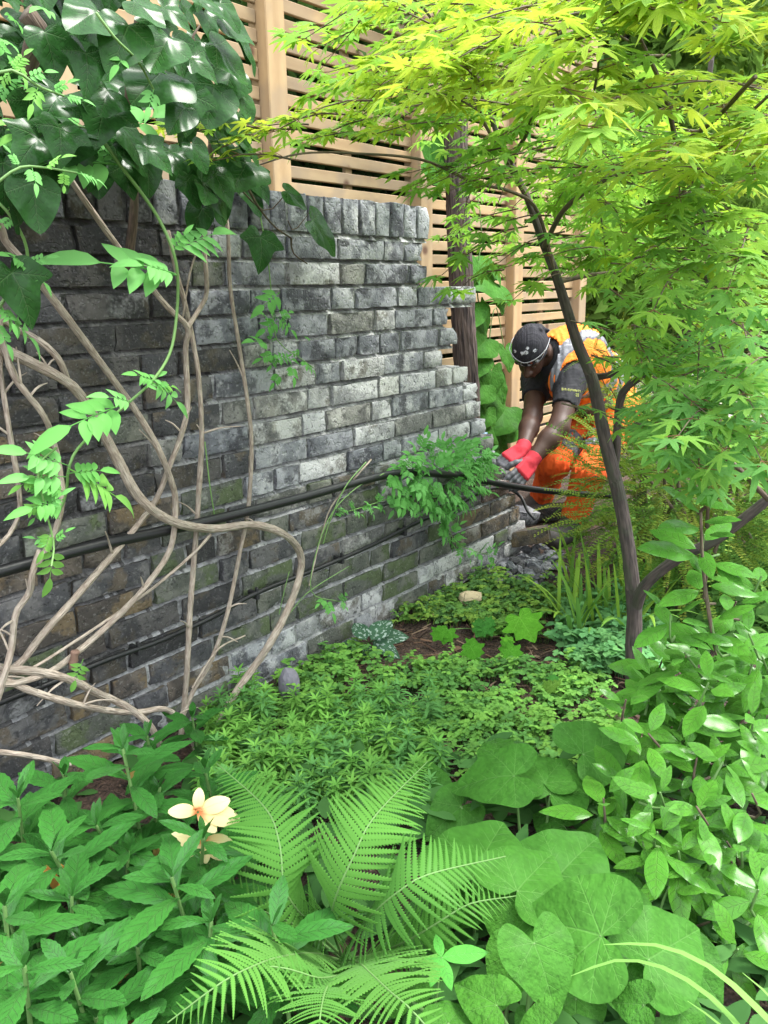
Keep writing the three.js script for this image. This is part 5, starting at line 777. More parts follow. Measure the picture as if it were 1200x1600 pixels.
  cover('clover_cover', 'mat of tiny rounded green leaves over the soil of the bed', tri, 820, uni(430, 960, 985, 1230), (x, y) => bare(x, y) * (x < 480 && y < 1040 ? 0 : 1) * (y < 1010 ? 0.5 : 0.9) * sst(0.30, 0.46, n3(x * 0.02, y * 0.035, 2.2, 14)), 1.0, [[0.16, 0.36, 0.07], [0.20, 0.42, 0.075], [0.12, 0.29, 0.07]]);
  cover('creeping_cover', 'thin scatter of yellowish small leaves along the foot of the wall', tri, 420, uni(560, 900, 905, 1000), (x, y) => bare(x, y) * 0.8 * (x > 800 && y < 930 ? 0.15 : 1), 1.05, [[0.24, 0.40, 0.07], [0.16, 0.33, 0.07], [0.11, 0.24, 0.07]]);
  cover('round_leaf_cover', 'soft mint green clover-like leaves between the maple and the mulch', tri, 150, uni(880, 1010, 950, 1060), () => 1, 1.7, [[0.14, 0.35, 0.13], [0.18, 0.41, 0.14]]);
  cover('bedstraw_cover', 'bright green narrow-leaved bedstraw in front of the wall', whorl, 230, uni(320, 690, 1085, 1290), (x, y) => (y < 1105 && x > 520 ? 0.15 : 1) * (x > 600 ? 0.45 : 1) * (x < 540 && y < 1118 ? 0.06 : 1), 0.95, [[0.15, 0.36, 0.065], [0.19, 0.42, 0.075], [0.12, 0.30, 0.08]]);
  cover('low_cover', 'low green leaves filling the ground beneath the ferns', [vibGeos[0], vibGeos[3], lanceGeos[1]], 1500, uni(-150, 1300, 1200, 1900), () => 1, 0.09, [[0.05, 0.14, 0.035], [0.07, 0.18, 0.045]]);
  cover('mid_cover', 'mid green leafy undergrowth behind the maple', [cluster[0], cluster[1]], 900, uni(990, 1600, 790, 1010), (x, y) => (x < 1060 && y > 900 ? 0.1 : 0.8), 0.8, [[0.12, 0.28, 0.06], [0.16, 0.35, 0.07], [0.09, 0.21, 0.05]]);
  // mulch chips and dead leaves
  const chip = [cbox(0.03, 0.003, 0.006, 0.001, 0.001), cbox(0.05, 0.003, 0.004, 0.001, 0.001), blade(ellipse(0.3, 0.8), { nl: 4, nw: 2, fold: 0.4, droop: 0.4 }).scale(0.035, 0.035, 0.035)], ms = chip.map(() => []), cs = chip.map(() => []);
  for (let i = 0; i < 1500; i++) { const p = onY(rr(480, 1000), rr(860, 1230), 0); p.y = groundY(p.x, p.z) + rr(0.001, 0.008); if (p.clone().sub(CAM).dot(N) < -WD + 0.02) continue; const k = i % 5 === 0 ? 2 : i % 2; ms[k].push(frame(p, V(rr(-1, 1), rr(-0.2, 0.2), rr(-1, 1)), jitterUp(0.3), rr(0.6, 1.5))); const c = pick([[0.10, 0.055, 0.035], [0.16, 0.09, 0.055], [0.06, 0.035, 0.025], [0.22, 0.15, 0.10]]); cs[k].push(col(...c)); }
  const mu = thing('bark_mulch', 'brown bark chips and dry leaves scattered on the soil', 'mulch'); mu.userData.kind = 'stuff'; chip.forEach((g, k) => instanced(mu, 'chips', g, std({ color: 0xffffff, roughness: 0.95, side: THREE.DoubleSide }), ms[k], cs[k]));
}
// ---------------------------------------------------------------- the workman
// surface of a distance field (surface nets): smooth, closed
function sdfMesh(f, lo, hi, cell, colorFn) {
  const nx = Math.ceil((hi.x - lo.x) / cell) + 1, ny = Math.ceil((hi.y - lo.y) / cell) + 1, nz = Math.ceil((hi.z - lo.z) / cell) + 1, F = new Float32Array(nx * ny * nz), id = (i, j, k) => (k * ny + j) * nx + i, q = V(0, 0, 0);
  for (let k = 0; k < nz; k++) for (let j = 0; j < ny; j++) for (let i = 0; i < nx; i++) F[id(i, j, k)] = f(q.set(lo.x + i * cell, lo.y + j * cell, lo.z + k * cell));
  const vid = new Int32Array(nx * ny * nz).fill(-1), pos = [], idx = [];
  for (let k = 0; k < nz - 1; k++) for (let j = 0; j < ny - 1; j++) for (let i = 0; i < nx - 1; i++) {
    let m = 0, sx = 0, sy = 0, sz = 0, n = 0; const c = [];
    for (let b = 0; b < 8; b++) { const v = F[id(i + (b & 1), j + (b >> 1 & 1), k + (b >> 2))]; c.push(v); if (v < 0) m++; }
    if (m === 0 || m === 8) continue;
    for (let a = 0; a < 8; a++) for (let d = 0; d < 3; d++) { const b = a | (1 << d); if (a === b || (c[a] < 0) === (c[b] < 0)) continue; const t = c[a] / (c[a] - c[b]); sx += (a & 1) + (d === 0 ? t : 0); sy += (a >> 1 & 1) + (d === 1 ? t : 0); sz += (a >> 2) + (d === 2 ? t : 0); n++; }
    vid[id(i, j, k)] = pos.length / 3; pos.push(lo.x + (i + sx / n) * cell, lo.y + (j + sy / n) * cell, lo.z + (k + sz / n) * cell);
  }
  const quad = (a, b, c, d, flip) => { if (a < 0 || b < 0 || c < 0 || d < 0) return; flip ? idx.push(a, c, b, a, d, c) : idx.push(a, b, c, a, c, d); };
  for (let k = 1; k < nz - 1; k++) for (let j = 1; j < ny - 1; j++) for (let i = 1; i < nx - 1; i++) {
    const a = F[id(i, j, k)] < 0;
    if (a !== F[id(i + 1, j, k)] < 0) quad(vid[id(i, j - 1, k - 1)], vid[id(i, j, k - 1)], vid[id(i, j, k)], vid[id(i, j - 1, k)], !a);
    if (a !== F[id(i, j + 1, k)] < 0) quad(vid[id(i - 1, j, k - 1)], vid[id(i - 1, j, k)], vid[id(i, j, k)], vid[id(i, j, k - 1)], !a);
    if (a !== F[id(i, j, k + 1)] < 0) quad(vid[id(i - 1, j - 1, k)], vid[id(i, j - 1, k)], vid[id(i, j, k)], vid[id(i - 1, j, k)], !a);
  }
  const nrm = [], e = cell * 0.5, p = V(0, 0, 0), uv = [], cl = [];
  for (let i = 0; i < pos.length; i += 3) { const x = pos[i], y = pos[i + 1], z = pos[i + 2], g = V(f(p.set(x + e, y, z)) - f(p.set(x - e, y, z)), f(p.set(x, y + e, z)) - f(p.set(x, y - e, z)), f(p.set(x, y, z + e)) - f(p.set(x, y, z - e))).normalize(); nrm.push(g.x, g.y, g.z); uv.push(x + z * 0.7, y); if (colorFn) cl.push(...colorFn(p.set(x, y, z))); }
  const G = geoFrom(pos, uv, idx, nrm); if (colorFn) G.setAttribute('color', new THREE.Float32BufferAttribute(cl, 3)); return G;
}
{
  setSeed(5000);
  const bone = (a, b, ra, rb) => { const ab = b.clone().sub(a), l2 = ab.lengthSq(); return p => { const x = p.x - a.x, y = p.y - a.y, z = p.z - a.z, t = clamp((x * ab.x + y * ab.y + z * ab.z) / l2); return Math.hypot(x - ab.x * t, y - ab.y * t, z - ab.z * t) - (ra + (rb - ra) * t); }; };
  const ball = (c, r) => p => Math.hypot(p.x - c.x, p.y - c.y, p.z - c.z) - r;
  const egg = (c, X, Y, Z, rx, ry, rz) => p => { const d = V(p.x - c.x, p.y - c.y, p.z - c.z), a = d.dot(X) / rx, b = d.dot(Y) / ry, e = d.dot(Z) / rz, k = Math.hypot(a, b, e); return (k - 1) * Math.min(rx, ry, rz) * (k < 1 ? 1 : 1); };
  const smin = (a, b, k) => { const h = Math.max(k - Math.abs(a - b), 0) / k; return Math.min(a, b) - h * h * k * 0.25; };
  const join = (k, ...fs) => p => { let d = fs[0](p); for (let i = 1; i < fs.length; i++) d = smin(d, fs[i](p), k); return d; };
  const inter = (...fs) => p => { let d = -1e9; for (const f of fs) d = Math.max(d, f(p)); return d; };
  const grow = (f, r) => p => f(p) - r;
  const plane = (pt, n) => { const m = n.clone().normalize(), c = pt.dot(m); return p => p.x * m.x + p.y * m.y + p.z * m.z - c; };   // keeps the side behind n
  const J = (x, y, d) => at(x, y, d);
  const pelvis = J(946, 640, 4.22), waist = J(925, 600, 4.12), chest = J(893, 566, 3.97), neckB = J(866, 560, 3.90), head = J(829, 550, 3.80);
  const SL = J(893, 594, 3.83), SR = J(838, 590, 4.08), EL = J(873, 668, 3.70), ER = J(832, 650, 3.88), WL = J(829, 722, 3.62), WR = J(816, 704, 3.72);
  const HL = J(968, 652, 4.12), HR = J(926, 654, 4.30), KL = J(919, 742, 3.86), KR = J(866, 722, 4.02), AL = J(893, 820, 3.95), AR = J(842, 786, 4.36);
  const left = SL.clone().sub(SR).normalize(), spine = neckB.clone().sub(pelvis).normalize(), front = V(0, 0, 0).crossVectors(left, spine).normalize(); if (front.y > 0) front.negate();
  // head: turned down and a little to the left
  const hf = V(-0.30, -0.80, 0.56).normalize(), hl = V(0.92, 0.0, 0.38); hl.addScaledVector(hf, -hl.dot(hf)).normalize(); const hu = V(0, 0, 0).crossVectors(hf, hl).normalize(); if (hu.y < 0) hu.negate();
  const H = (l, u, f) => head.clone().addScaledVector(hl, l).addScaledVector(hu, u).addScaledVector(hf, f);
  const skull = join(0.03, egg(H(0, 0.025, -0.012), hl, hu, hf, 0.076, 0.092, 0.098), egg(H(0, -0.055, 0.03), hl, hu, hf, 0.056, 0.062, 0.062));
  const face = join(0.012, skull, bone(H(0, 0.0, 0.083), H(0, -0.035, 0.108), 0.009, 0.014), ball(H(0.014, -0.038, 0.095), 0.010), ball(H(-0.014, -0.038, 0.095), 0.010), bone(H(-0.02, -0.068, 0.083), H(0.02, -0.068, 0.083), 0.008, 0.008), bone(H(-0.018, -0.08, 0.08), H(0.018, -0.08, 0.08), 0.008, 0.008), bone(H(-0.045, 0.022, 0.075), H(0.045, 0.022, 0.075), 0.012, 0.012), egg(H(0.08, -0.005, -0.01), hf, hu, hl, 0.02, 0.032, 0.010), egg(H(-0.08, -0.005, -0.01), hf, hu, hl, 0.02, 0.032, 0.010), ball(H(0, -0.112, 0.045), 0.018));
  const torso = join(0.06, bone(pelvis, waist, 0.145, 0.14), bone(waist, chest, 0.145, 0.155), bone(chest, neckB, 0.13, 0.075), bone(SL.clone().lerp(SR, 0.12), SR.clone().lerp(SL, 0.12), 0.075, 0.075), bone(HL, HR, 0.12, 0.12));
  const armL = join(0.03, bone(SL, EL, 0.062, 0.046), bone(EL, EL.clone().lerp(WL, 0.35), 0.045, 0.046), bone(EL.clone().lerp(WL, 0.35), WL, 0.046, 0.031)), armR = join(0.03, bone(SR, ER, 0.060, 0.045), bone(ER, ER.clone().lerp(WR, 0.35), 0.044, 0.044), bone(ER.clone().lerp(WR, 0.35), WR, 0.044, 0.030));
  const legL = join(0.04, bone(HL, KL, 0.092, 0.062), bone(KL, AL, 0.060, 0.045)), legR = join(0.04, bone(HR, KR, 0.092, 0.062), bone(KR, AR, 0.060, 0.045));
  // hands: a palm and five bent fingers each
  function hand(wrist, dir, back, spread, curl) {
    const w = V(0, 0, 0).crossVectors(dir, back).normalize().multiplyScalar(spread), c = wrist.clone().addScaledVector(dir, 0.055), fing = [], palm = p => { const d = p.clone().sub(c), x = Math.abs(d.dot(dir)) - 0.030, y = Math.abs(d.dot(w)) - 0.026, z = Math.abs(d.dot(back)) - 0.004; return Math.hypot(Math.max(x, 0), Math.max(y, 0), Math.max(z, 0)) + Math.min(Math.max(x, y, z), 0) - 0.013; };
    [[-1.5, 0.9], [-0.5, 1.05], [0.5, 1.0], [1.5, 0.8]].forEach(([s, l], i) => { let p = c.clone().addScaledVector(dir, 0.036).addScaledVector(w, s * 0.0195), d = dir.clone().addScaledVector(w, s * 0.06).normalize(); for (const [q, r0, r1] of [[0.038, 0.0105, 0.010], [0.027, 0.010, 0.0095], [0.020, 0.0095, 0.0085]]) { d = d.clone().addScaledVector(back, -curl * (0.8 + 0.25 * i)).normalize(); const e = p.clone().addScaledVector(d, q * l); fing.push(bone(p, e, r0, r1)); p = e; } });
    { let p = c.clone().addScaledVector(dir, -0.02).addScaledVector(w, -0.028), d = dir.clone().multiplyScalar(0.75).addScaledVector(w, -0.65).addScaledVector(back, -0.25).normalize(); for (const [q, r0, r1] of [[0.034, 0.014, 0.0115], [0.026, 0.0115, 0.0105], [0.02, 0.0105, 0.009]]) { const e = p.clone().addScaledVector(d, q); fing.push(bone(p, e, r0, r1)); p = e; d = d.clone().addScaledVector(w, 0.3).addScaledVector(back, -0.15).normalize(); } }
    return { palm, fing: join(0.006, ...fing), c, w };
  }
  const dR = J(786, 722, 3.68).sub(WR).normalize(), bR = V(0.1, 0.85, 0.5); bR.addScaledVector(dR, -bR.dot(dR)).normalize();
  const dL = J(806, 752, 3.55).sub(WL).normalize(), bL = V(0.35, 0.35, 0.85); bL.addScaledVector(dL, -bL.dot(dL)).normalize();
  const handR = hand(WR, dR, bR, 1, 0.30), handL = hand(WL, dL, bL, -1, 0.22);
  const bodyF = join(0.028, face, bone(H(0, -0.05, -0.04), neckB, 0.058, 0.066), torso, armL, armR, legL, legR, grow(handL.palm, -0.003), grow(handR.palm, -0.003));
  const lo = V(1e9, 1e9, 1e9), hi = lo.clone().negate(); for (const p of [pelvis, head, WL, WR, AL, AR, HL, HR, KL, KR, SL, SR]) { lo.min(p); hi.max(p); } lo.subScalar(0.2); hi.addScalar(0.2);
  const foot = V((AL.x + AR.x) / 2, 0, (AL.z + AR.z) / 2), man = thing('person', 'workman in orange hi-vis clothing bent over the broken end of the wall', 'person', foot);
  const box = (pts, m) => { const a = V(1e9, 1e9, 1e9), b = a.clone().negate(); for (const p of pts) { a.min(p); b.max(p); } return [a.subScalar(m), b.addScalar(m)]; };
  const skin = new THREE.MeshPhysicalMaterial({ color: col(0.062, 0.030, 0.020), roughness: 0.55, specularIntensity: 0.8, name: 'skin', bumpMap: soilBump, bumpScale: 0.0008 });
  const bodyG = mergeGeometries([sdfMesh(p => Math.max(bodyF(p), ball(head, 0.16)(p) < 0 ? 1 : -1), lo, hi, 0.0125), sdfMesh(inter(join(0.02, face, bone(H(0, -0.05, -0.04), neckB, 0.058, 0.066)), ball(head, 0.165)), ...box([head], 0.18), 0.004)]);
  part(man, 'body', bodyG, skin);
  for (const e of [-1, 1]) { part(man, 'eye', new THREE.SphereGeometry(0.0105, 12, 8).translate(...H(e * 0.031, -0.004, 0.0725).toArray()), std({ color: col(0.10, 0.07, 0.055), roughness: 0.3 })); }
  // clothes follow the body
  const fold = (p, s, f, a) => a * (n3(p.x * f + s, p.y * f * 0.8, p.z * f, 5) - 0.5);
  const cloth = (c, rough = 0.85) => new THREE.MeshPhysicalMaterial({ color: c, roughness: rough, bumpMap: soilBump, bumpScale: 0.002, name: 'cloth' });
  const orange = cloth(col(0.86, 0.115, 0.012)), vestC = cloth(col(0.90, 0.21, 0.015)), black = cloth(col(0.011, 0.011, 0.014)), silver = std({ color: col(0.15, 0.15, 0.165), roughness: 0.5, metalness: 0.1, bumpMap: soilBump, bumpScale: 0.001 }), red = cloth(col(0.52, 0.022, 0.04), 0.8), rubber = std({ color: col(0.10, 0.10, 0.115), roughness: 0.6, bumpMap: soilBump, bumpScale: 0.001 });
  const dn = spine.clone().negate();
  const trF = join(0.025, legL, legR, bone(HL, HR, 0.125, 0.125), bone(pelvis, pelvis.clone().lerp(waist, 0.4), 0.15, 0.145));
  const trousers = inter(p => trF(p) - 0.015 - fold(p, 3, 12, 0.028) - fold(p, 8, 26, 0.012), p => Math.max(bone(KL, AL, 0.2, 0.2)(p) < bone(KR, AR, 0.2, 0.2)(p) ? plane(AL.clone().lerp(KL, 0.06), AL.clone().sub(KL))(p) : plane(AR.clone().lerp(KR, 0.06), AR.clone().sub(KR))(p), -9));
  part(man, 'trousers', sdfMesh(trousers, ...box([HL, HR, KL, KR, AL, AR, waist], 0.2), 0.0125), orange);
  const band = (f, a, b, t, w, r) => { const c = a.clone().lerp(b, t), d = b.clone().sub(a).normalize(); return inter(grow(f, r), plane(c.clone().addScaledVector(d, w), d), plane(c.clone().addScaledVector(d, -w), d.clone().negate()), ball(c, 0.2)); };
  for (const [h, k] of [[HL, KL], [HR, KR]]) for (const t of [0.66]) part(man, 'reflective_strip', sdfMesh(band(p => trF(p) - 0.015 - fold(p, 3, 12, 0.028) - fold(p, 8, 26, 0.012), h, k, t, 0.028, 0.004), ...box([h, k], 0.16), 0.009), silver);
  const shF = join(0.05, torso, armL, armR);
  const shirt = inter(p => shF(p) - 0.010 - fold(p, 1, 20, 0.012), plane(SL.clone().lerp(EL, 0.60), EL.clone().sub(SL)), p => (bone(SR, ER, 0.1, 0.1)(p) < 0.02 || bone(ER, WR, 0.1, 0.1)(p) < 0) ? plane(SR.clone().lerp(ER, 0.55), ER.clone().sub(SR))(p) : -1, p => -ball(head, 0.115)(p), plane(pelvis, dn), p => -Math.min(bone(EL, WL, 0.07, 0.06)(p), bone(ER, WR, 0.07, 0.06)(p)));
  part(man, 'shirt', sdfMesh(shirt, ...box([SL, SR, EL, ER, neckB, waist, pelvis], 0.19), 0.0115), black);
  const mid = chest.clone().lerp(waist, 0.4);
  const vestBase = p => torso(p) - 0.028 - fold(p, 6, 14, 0.018);
  const open = p => { const d = p.clone().sub(mid), f = d.dot(front), l = Math.abs(d.dot(left)), s = d.dot(spine); return f > 0.05 ? l - (0.035 + Math.max(0, s) * 0.32) : 1; };
  const vest = inter(vestBase, p => -(Math.min(bone(SL.clone().lerp(SR, -0.12), EL, 0.092, 0.07)(p), bone(SR.clone().lerp(SL, -0.12), ER, 0.092, 0.07)(p))), p => -open(p), p => -ball(head, 0.13)(p), p => -bone(neckB, head, 0.088, 0.09)(p), plane(pelvis.clone().addScaledVector(dn, -0.05), dn));
  const vb = box([SL, SR, neckB, waist, pelvis, chest], 0.22);
  part(man, 'safety_vest', sdfMesh(vest, ...vb, 0.0115), vestC);
  const stripOn = (extra) => inter(grow(vest, 0.004), ...extra);
  for (const t of [0.30]) { const c = neckB.clone().lerp(pelvis, 0.62); part(man, 'reflective_strip', sdfMesh(stripOn([plane(c.clone().addScaledVector(spine, 0.022), spine), plane(c.clone().addScaledVector(spine, -0.022), dn)]), ...vb, 0.0095), silver); }
  for (const e of [-1, 1]) { const c = neckB.clone().addScaledVector(left, e * 0.105); part(man, 'reflective_strip', sdfMesh(stripOn([plane(c.clone().addScaledVector(left, 0.021), left), plane(c.clone().addScaledVector(left, -0.021), left.clone().negate()), plane(neckB.clone().lerp(pelvis, 0.55), dn)]), ...vb, 0.0095), silver); }
  // red edging along the vest's front
  // cap: a dark printed bandana, knotted behind
  const capF = inter(p => skull(p) - 0.009 - fold(p, 2, 30, 0.006), plane(H(0, 0.020, 0.05), V(0, 0, 0).addScaledVector(hu, -1).addScaledVector(hf, 0.12)));
  const knot = join(0.012, ball(H(0.035, 0.075, -0.085), 0.02), bone(H(0.03, 0.08, -0.08), H(0.05, 0.10, -0.06), 0.014, 0.008), bone(H(0.035, 0.075, -0.085), H(0.075, 0.06, -0.085), 0.012, 0.007), bone(H(-0.01, 0.108, 0.03), H(0.015, 0.112, -0.05), 0.01, 0.012));
  const print = p => { const d = p.clone().sub(head), u = d.dot(hl), v = d.dot(hu) * 0.75 - d.dot(hf) * 0.55; let k = 0; for (const [a, b, r] of [[-0.02, -0.035, 0.010], [-0.008, -0.037, 0.007], [0.02, -0.032, 0.008], [0.034, -0.042, 0.012], [-0.01, 0.03, 0.009], [0.006, 0.034, 0.011], [0.012, 0.052, 0.007], [-0.06, -0.02, 0.008], [0.055, -0.01, 0.008], [-0.015, -0.072, 0.009], [0.008, -0.075, 0.006], [0.045, 0.04, 0.008], [-0.05, 0.03, 0.008]]) { const q = Math.hypot(u - a, (v - b) * 1.3); if (q < r && n3(u * 260, v * 260, 0.4, 31) > 0.4) k = 1; } return k ? [0.55, 0.55, 0.58] : [0.011, 0.010, 0.015]; };
  part(man, 'bandana_cap', sdfMesh(join(0.012, capF, knot), ...box([head], 0.15), 0.0032, print), new THREE.MeshStandardMaterial({ color: 0xffffff, vertexColors: true, roughness: 0.85, bumpMap: soilBump, bumpScale: 0.001 }));
  { // clear safety glasses pushed up on the cap
    const on = (a, u) => { const d = V(0, 0, 0).addScaledVector(hl, Math.sin(a)).addScaledVector(hf, Math.cos(a)); return H(0, u, -0.012).addScaledVector(d, 0.112 - 0.02 * Math.abs(Math.sin(a))); };
    const rim = [], n = 22; for (let i = 0; i <= n; i++) { const a = lerp(-1.15, 1.15, i / n); rim.push(on(a, 0.062 - 0.004 * Math.cos(a * 3))); }
    const g = part(man, 'safety_glasses', mergeGeometries([limb(rim, [0.0022, 0.0022], { rad: 5, step: 0.01 }), ...[-1, 1].map(e => limb([on(e * 1.15, 0.062), H(e * 0.088, 0.05, -0.02), H(e * 0.085, 0.035, -0.06)], [0.0022, 0.002], { rad: 5, step: 0.02 })), ...[-1, 1].map(e => { const q = []; for (let i = 0; i <= 12; i++) { const s = i / 12; q.push(on(e * lerp(0.08, 1.1, s), 0.062 - 0.034 * Math.sin(Math.PI * Math.pow(s, 0.7)) - 0.002)); } return limb(q, [0.0014, 0.0014], { rad: 4, step: 0.01 }); })]), std({ color: col(0.30, 0.30, 0.31), roughness: 0.35 }));
    for (const e of [-1, 1]) { const pos = [], uv = [], idx = []; for (let i = 0; i <= 12; i++) { const s = i / 12, a = e * lerp(0.08, 1.1, s), dp = 0.034 * Math.sin(Math.PI * Math.pow(s, 0.7)) + 0.001; for (const w of [0, 0.5, 1]) { const p = on(a, 0.061 - dp * w); pos.push(p.x, p.y, p.z); uv.push(s, w); } } for (let i = 0; i < 12; i++) for (let k = 0; k < 2; k++) { const a = i * 3 + k; idx.push(a, a + 1, a + 3, a + 1, a + 4, a + 3); } const m = part(g, 'lens', geoFrom(pos, uv, idx), new THREE.MeshPhysicalMaterial({ color: 0xffffff, roughness: 0.05, transmission: 1, thickness: 0, ior: 1.5 })); m.position.set(0, 0, 0); }
  }
  // worn yellow lettering on the sleeve: letters too small to read
  { const c = SL.clone().addScaledVector(EL.clone().sub(SL), 0.24), toC = CAM.clone().sub(c).normalize(), gs = [], x = V(1, -0.14, 0).normalize(); const put1 = (u, v, w, h) => { let p = c.clone().addScaledVector(x, u).add(V(0, v, 0)).addScaledVector(toC, 0.14); for (let i = 0; i < 60; i++) { const d = shirt(p); if (d < 0.0015) break; p.addScaledVector(toC, -d * 0.9); } gs.push(cbox(w, h, 0.0016, 0.0004).applyMatrix4(frame(p, toC, UP))); }; for (let i = 0; i < 12; i++) { put1(-0.03 + i * 0.0075, 0.006 + rr(-0.001, 0.001), rr(0.0035, 0.006), rr(0.006, 0.011)); if (rnd() < 0.5) put1(-0.03 + i * 0.0075, 0.011, 0.006, 0.0025); } for (let i = 0; i < 4; i++) put1(0.038 + (i % 2) * 0.008, -0.008 - (i >> 1) * 0.009, 0.007, 0.006); part(man, 'sleeve_print', mergeGeometries(gs), std({ color: col(0.62, 0.62, 0.22), roughness: 0.8 })); }
  // gloves: red knit with grey dipped palm and fingers
  for (const [h, W, E] of [[handL, WL, EL], [handR, WR, ER]]) {
    const cuff = bone(W.clone().lerp(E, 0.16), W, 0.037, 0.034), g = join(0.02, grow(h.palm, 0.003), cuff);
    const gl = part(man, 'glove', sdfMesh(inter(g, plane(W.clone().lerp(E, 0.17), E.clone().sub(W))), ...box([h.c, W], 0.1), 0.0042), red);
    const q = part(gl, 'dipped_fingers', sdfMesh(grow(h.fing, 0.0025), ...box([h.c], 0.15), 0.0035), rubber); q.position.set(0, 0, 0);
  }
  // boots
  for (const [A, K, e] of [[AL, KL, 0], [AR, KR, 1]]) {
    const dir = V(-0.75, 0, 0.66), sole = V(A.x, groundY(A.x, A.z) + 0.035, A.z), toe = sole.clone().addScaledVector(dir, 0.17), heel = sole.clone().addScaledVector(dir, -0.07), up = A.clone().lerp(K, 0.2);
    const f = inter(join(0.04, bone(heel, toe, 0.045, 0.05), bone(sole.clone().add(V(0, 0.03, 0)), up, 0.052, 0.055), bone(sole.clone().add(V(0, 0.03, 0)), toe, 0.05, 0.042)), plane(V(0, groundY(A.x, A.z) - 0.004, 0), V(0, -1, 0)));
    const b = part(man, 'boot', sdfMesh(f, ...box([heel, toe, up, sole], 0.1), 0.008), std({ color: col(0.05, 0.045, 0.042), roughness: 0.75, bumpMap: soilBump, bumpScale: 0.003 }));
  }
  // the lump of mortar he is holding
  const st = J(784, 741, 3.60), g = new THREE.IcosahedronGeometry(0.036, 2), a = g.attributes.position; for (let i = 0; i < a.count; i++) { const k = 0.7 + 0.6 * n3(a.getX(i) * 40 + 3, a.getY(i) * 40, a.getZ(i) * 40, 7); a.setXYZ(i, a.getX(i) * k * 1.35 + st.x, a.getY(i) * k * 0.75 + st.y, a.getZ(i) * k + st.z); } g.computeVertexNormals();
  solo('mortar_lump', g, std({ color: col(0.26, 0.25, 0.25), roughness: 0.95, bumpMap: brickBump, bumpScale: 0.006 }), 'grey lump of old mortar held in the gloved hands', 'rubble', null, 'thing');
}
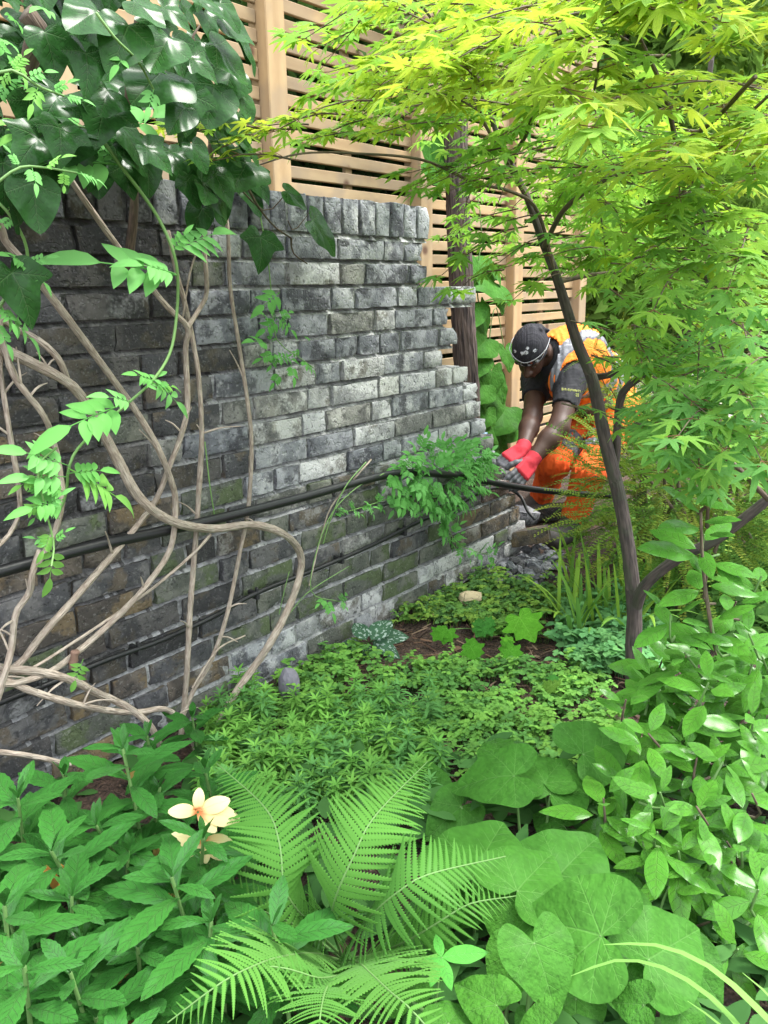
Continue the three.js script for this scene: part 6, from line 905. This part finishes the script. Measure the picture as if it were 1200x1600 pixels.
// ---------------------------------------------------------------- rubble, loose brick, stone, dead leaves
function stoneGeo(r, sx, sy, sz, det, k, s) { const g = new THREE.IcosahedronGeometry(r, det), a = g.attributes.position; for (let i = 0; i < a.count; i++) { const x = a.getX(i) / r, y = a.getY(i) / r, z = a.getZ(i) / r, q = 1 - k + 2 * k * n3(x * 1.7 + s, y * 1.7 + s * 2, z * 1.7, 7); a.setXYZ(i, x * r * q * sx, y * r * q * sy, z * r * q * sz); } g.computeVertexNormals(); g.setAttribute('uv', new THREE.Float32BufferAttribute(Array.from({ length: a.count * 2 }, (_, i) => i % 2 ? a.getY(i >> 1) + a.getZ(i >> 1) : a.getX(i >> 1) + a.getZ(i >> 1) * 0.4), 2)); return g; }
{
  setSeed(6000);
  const rubbleMats = [brickMats.slate, brickMats.grey, brickMats.dark, std({ color: col(0.13, 0.13, 0.14), roughness: 0.95, bumpMap: brickBump, bumpScale: 0.006 })];
  const shapes = [0, 1, 2, 3, 4, 5].map(i => stoneGeo(0.03, rr(0.9, 1.4), rr(0.4, 0.7), rr(0.7, 1.1), 1, 0.55, i * 3.1));
  for (let i = 0; i < 120; i++) {
    const edge = i > 95, x = edge ? rr(760, 900) : 828 + (rnd() + rnd() - 1) * 52, y = edge ? rr(860, 950) : 893 + (rnd() + rnd() - 1) * 32, p = onY(x, y, 0); if (p.clone().sub(CAM).dot(N) < -WD + 0.03) continue; p.y = groundY(p.x, p.z) + (edge ? 0.006 : rr(0.004, 0.05));
    const m = put(scene, numbered('rubble'), pick(shapes), pick(rubbleMats), frame(p, V(rr(-1, 1), rr(-0.5, 0.5), rr(-1, 1)), jitterUp(0.7), rr(0.5, 1.15))); tag(m, 'jagged grey lump in the rubble heap at the broken end of the wall', 'rubble', 'rubble heap by the wall', 'thing');
  }
  const brick = (name, label, x, y, h, yaw, tilt, roll, kind, w = 0.2) => { const p = onY(x, y, h), g = wornBrick(w, 0.07, 0.1, 1.3); g.translate(0, -0.035, 0.05); const m = put(scene, numbered(name), g, brickMats[kind], new THREE.Matrix4().makeRotationFromEuler(new THREE.Euler(tilt, yaw, roll, 'YXZ')).setPosition(p)); return tag(m, label, 'brick', 'loose bricks'); };
  brick('loose_brick', 'loose brown brick lying tilted beside the rubble heap', 826, 838, 0.10, -0.25, -0.15, 0.22, 'brown', 0.19);
  brick('loose_brick', 'grey brick end lying just behind the tilted brown brick', 815, 805, 0.12, 0.6, 0.2, -0.15, 'slate', 0.15);
  brick('loose_brick', 'dark brick lying flat on the soil by the workman', 858, 800, 0.05, -0.1, 0, 0.05, 'soot', 0.2);
  { const p = onY(452, 1070, 0.045); const g = stoneGeo(0.042, 0.8, 1.35, 0.75, 3, 0.1, 2.2); g.translate(p.x, p.y, p.z); solo('grey_stone', g, std({ color: col(0.19, 0.18, 0.21), roughness: 0.8, bumpMap: brickBump, bumpScale: 0.002 }), 'smooth grey stone propped against the foot of the wall', 'stone'); }
  { const p = onY(735, 935, 0.04), g = stoneGeo(0.04, 1.1, 0.8, 0.8, 1, 0.35, 8.1); g.translate(p.x, p.y, p.z); solo('buff_stone', g, std({ color: col(0.52, 0.42, 0.26), roughness: 0.9, bumpMap: brickBump, bumpScale: 0.004 }), 'broken buff stone lying in the low leaves near the wall', 'stone'); }
  { const q = J0 => J0, p = onPlane(752, 686, 1.80), g = stoneGeo(0.034, 0.9, 1.1, 0.5, 2, 0.3, 5.5); g.translate(p.x, p.y, p.z); solo('blue_plastic', g, std({ color: col(0.015, 0.16, 0.30), roughness: 0.35 }), 'crumpled blue plastic scrap on the broken edge of the wall', 'plastic'); }
  const lt = std({ color: col(0.50, 0.38, 0.14), roughness: 0.8, side: THREE.DoubleSide });
  [[672, 962, 'fallen yellow leaf by the spotted lungwort'], [640, 1028, 'fallen tan leaf on the bare mulch'], [735, 1155, 'fallen buff leaf among the tiny ground leaves']].forEach(([x, y, l], i) => { const p = onY(x, y, 0.03); const m = put(scene, numbered('fallen_leaf'), lanceGeos[2], i ? std({ color: col(0.30, 0.20, 0.10), roughness: 0.9, side: THREE.DoubleSide }) : lt, frame(p, V(0.8, 0.1, i - 0.6), jitterUp(0.4), 0.085)); tag(m, l, 'leaf', 'fallen leaves'); });
  setSeed(6100);
  const dry = thing('dead_leaves', 'withered orange-brown leaves hanging among the serrated stems', 'leaves', onY(80, 1385, 0)); const dm = leafMat(null, col(0.42, 0.20, 0.05), { trans: 0.3 });
  for (const [x0, y0, x1, y1] of [[72, 1352, 98, 1400], [95, 1350, 110, 1372], [60, 1358, 80, 1366], [92, 1380, 97, 1410]]) { const a = onY(x0, y0, 0.3), d = at(x1, y1, a.clone().sub(CAM).dot(ray(600, 800).normalize())).sub(a); put(dry, 'leaf', lanceGeos[3], dm, frame(a, d, V(0.4, 0.5, 0.7), d.length())); }
  part(dry, 'stalk', limb([onY(92, 1385, -0.01), onY(92, 1365, 0.2), onY(92, 1345, 0.31)], [0.003, 0.002], { rad: 5 }), stemBrown);
}
renderer.render(scene, camera);
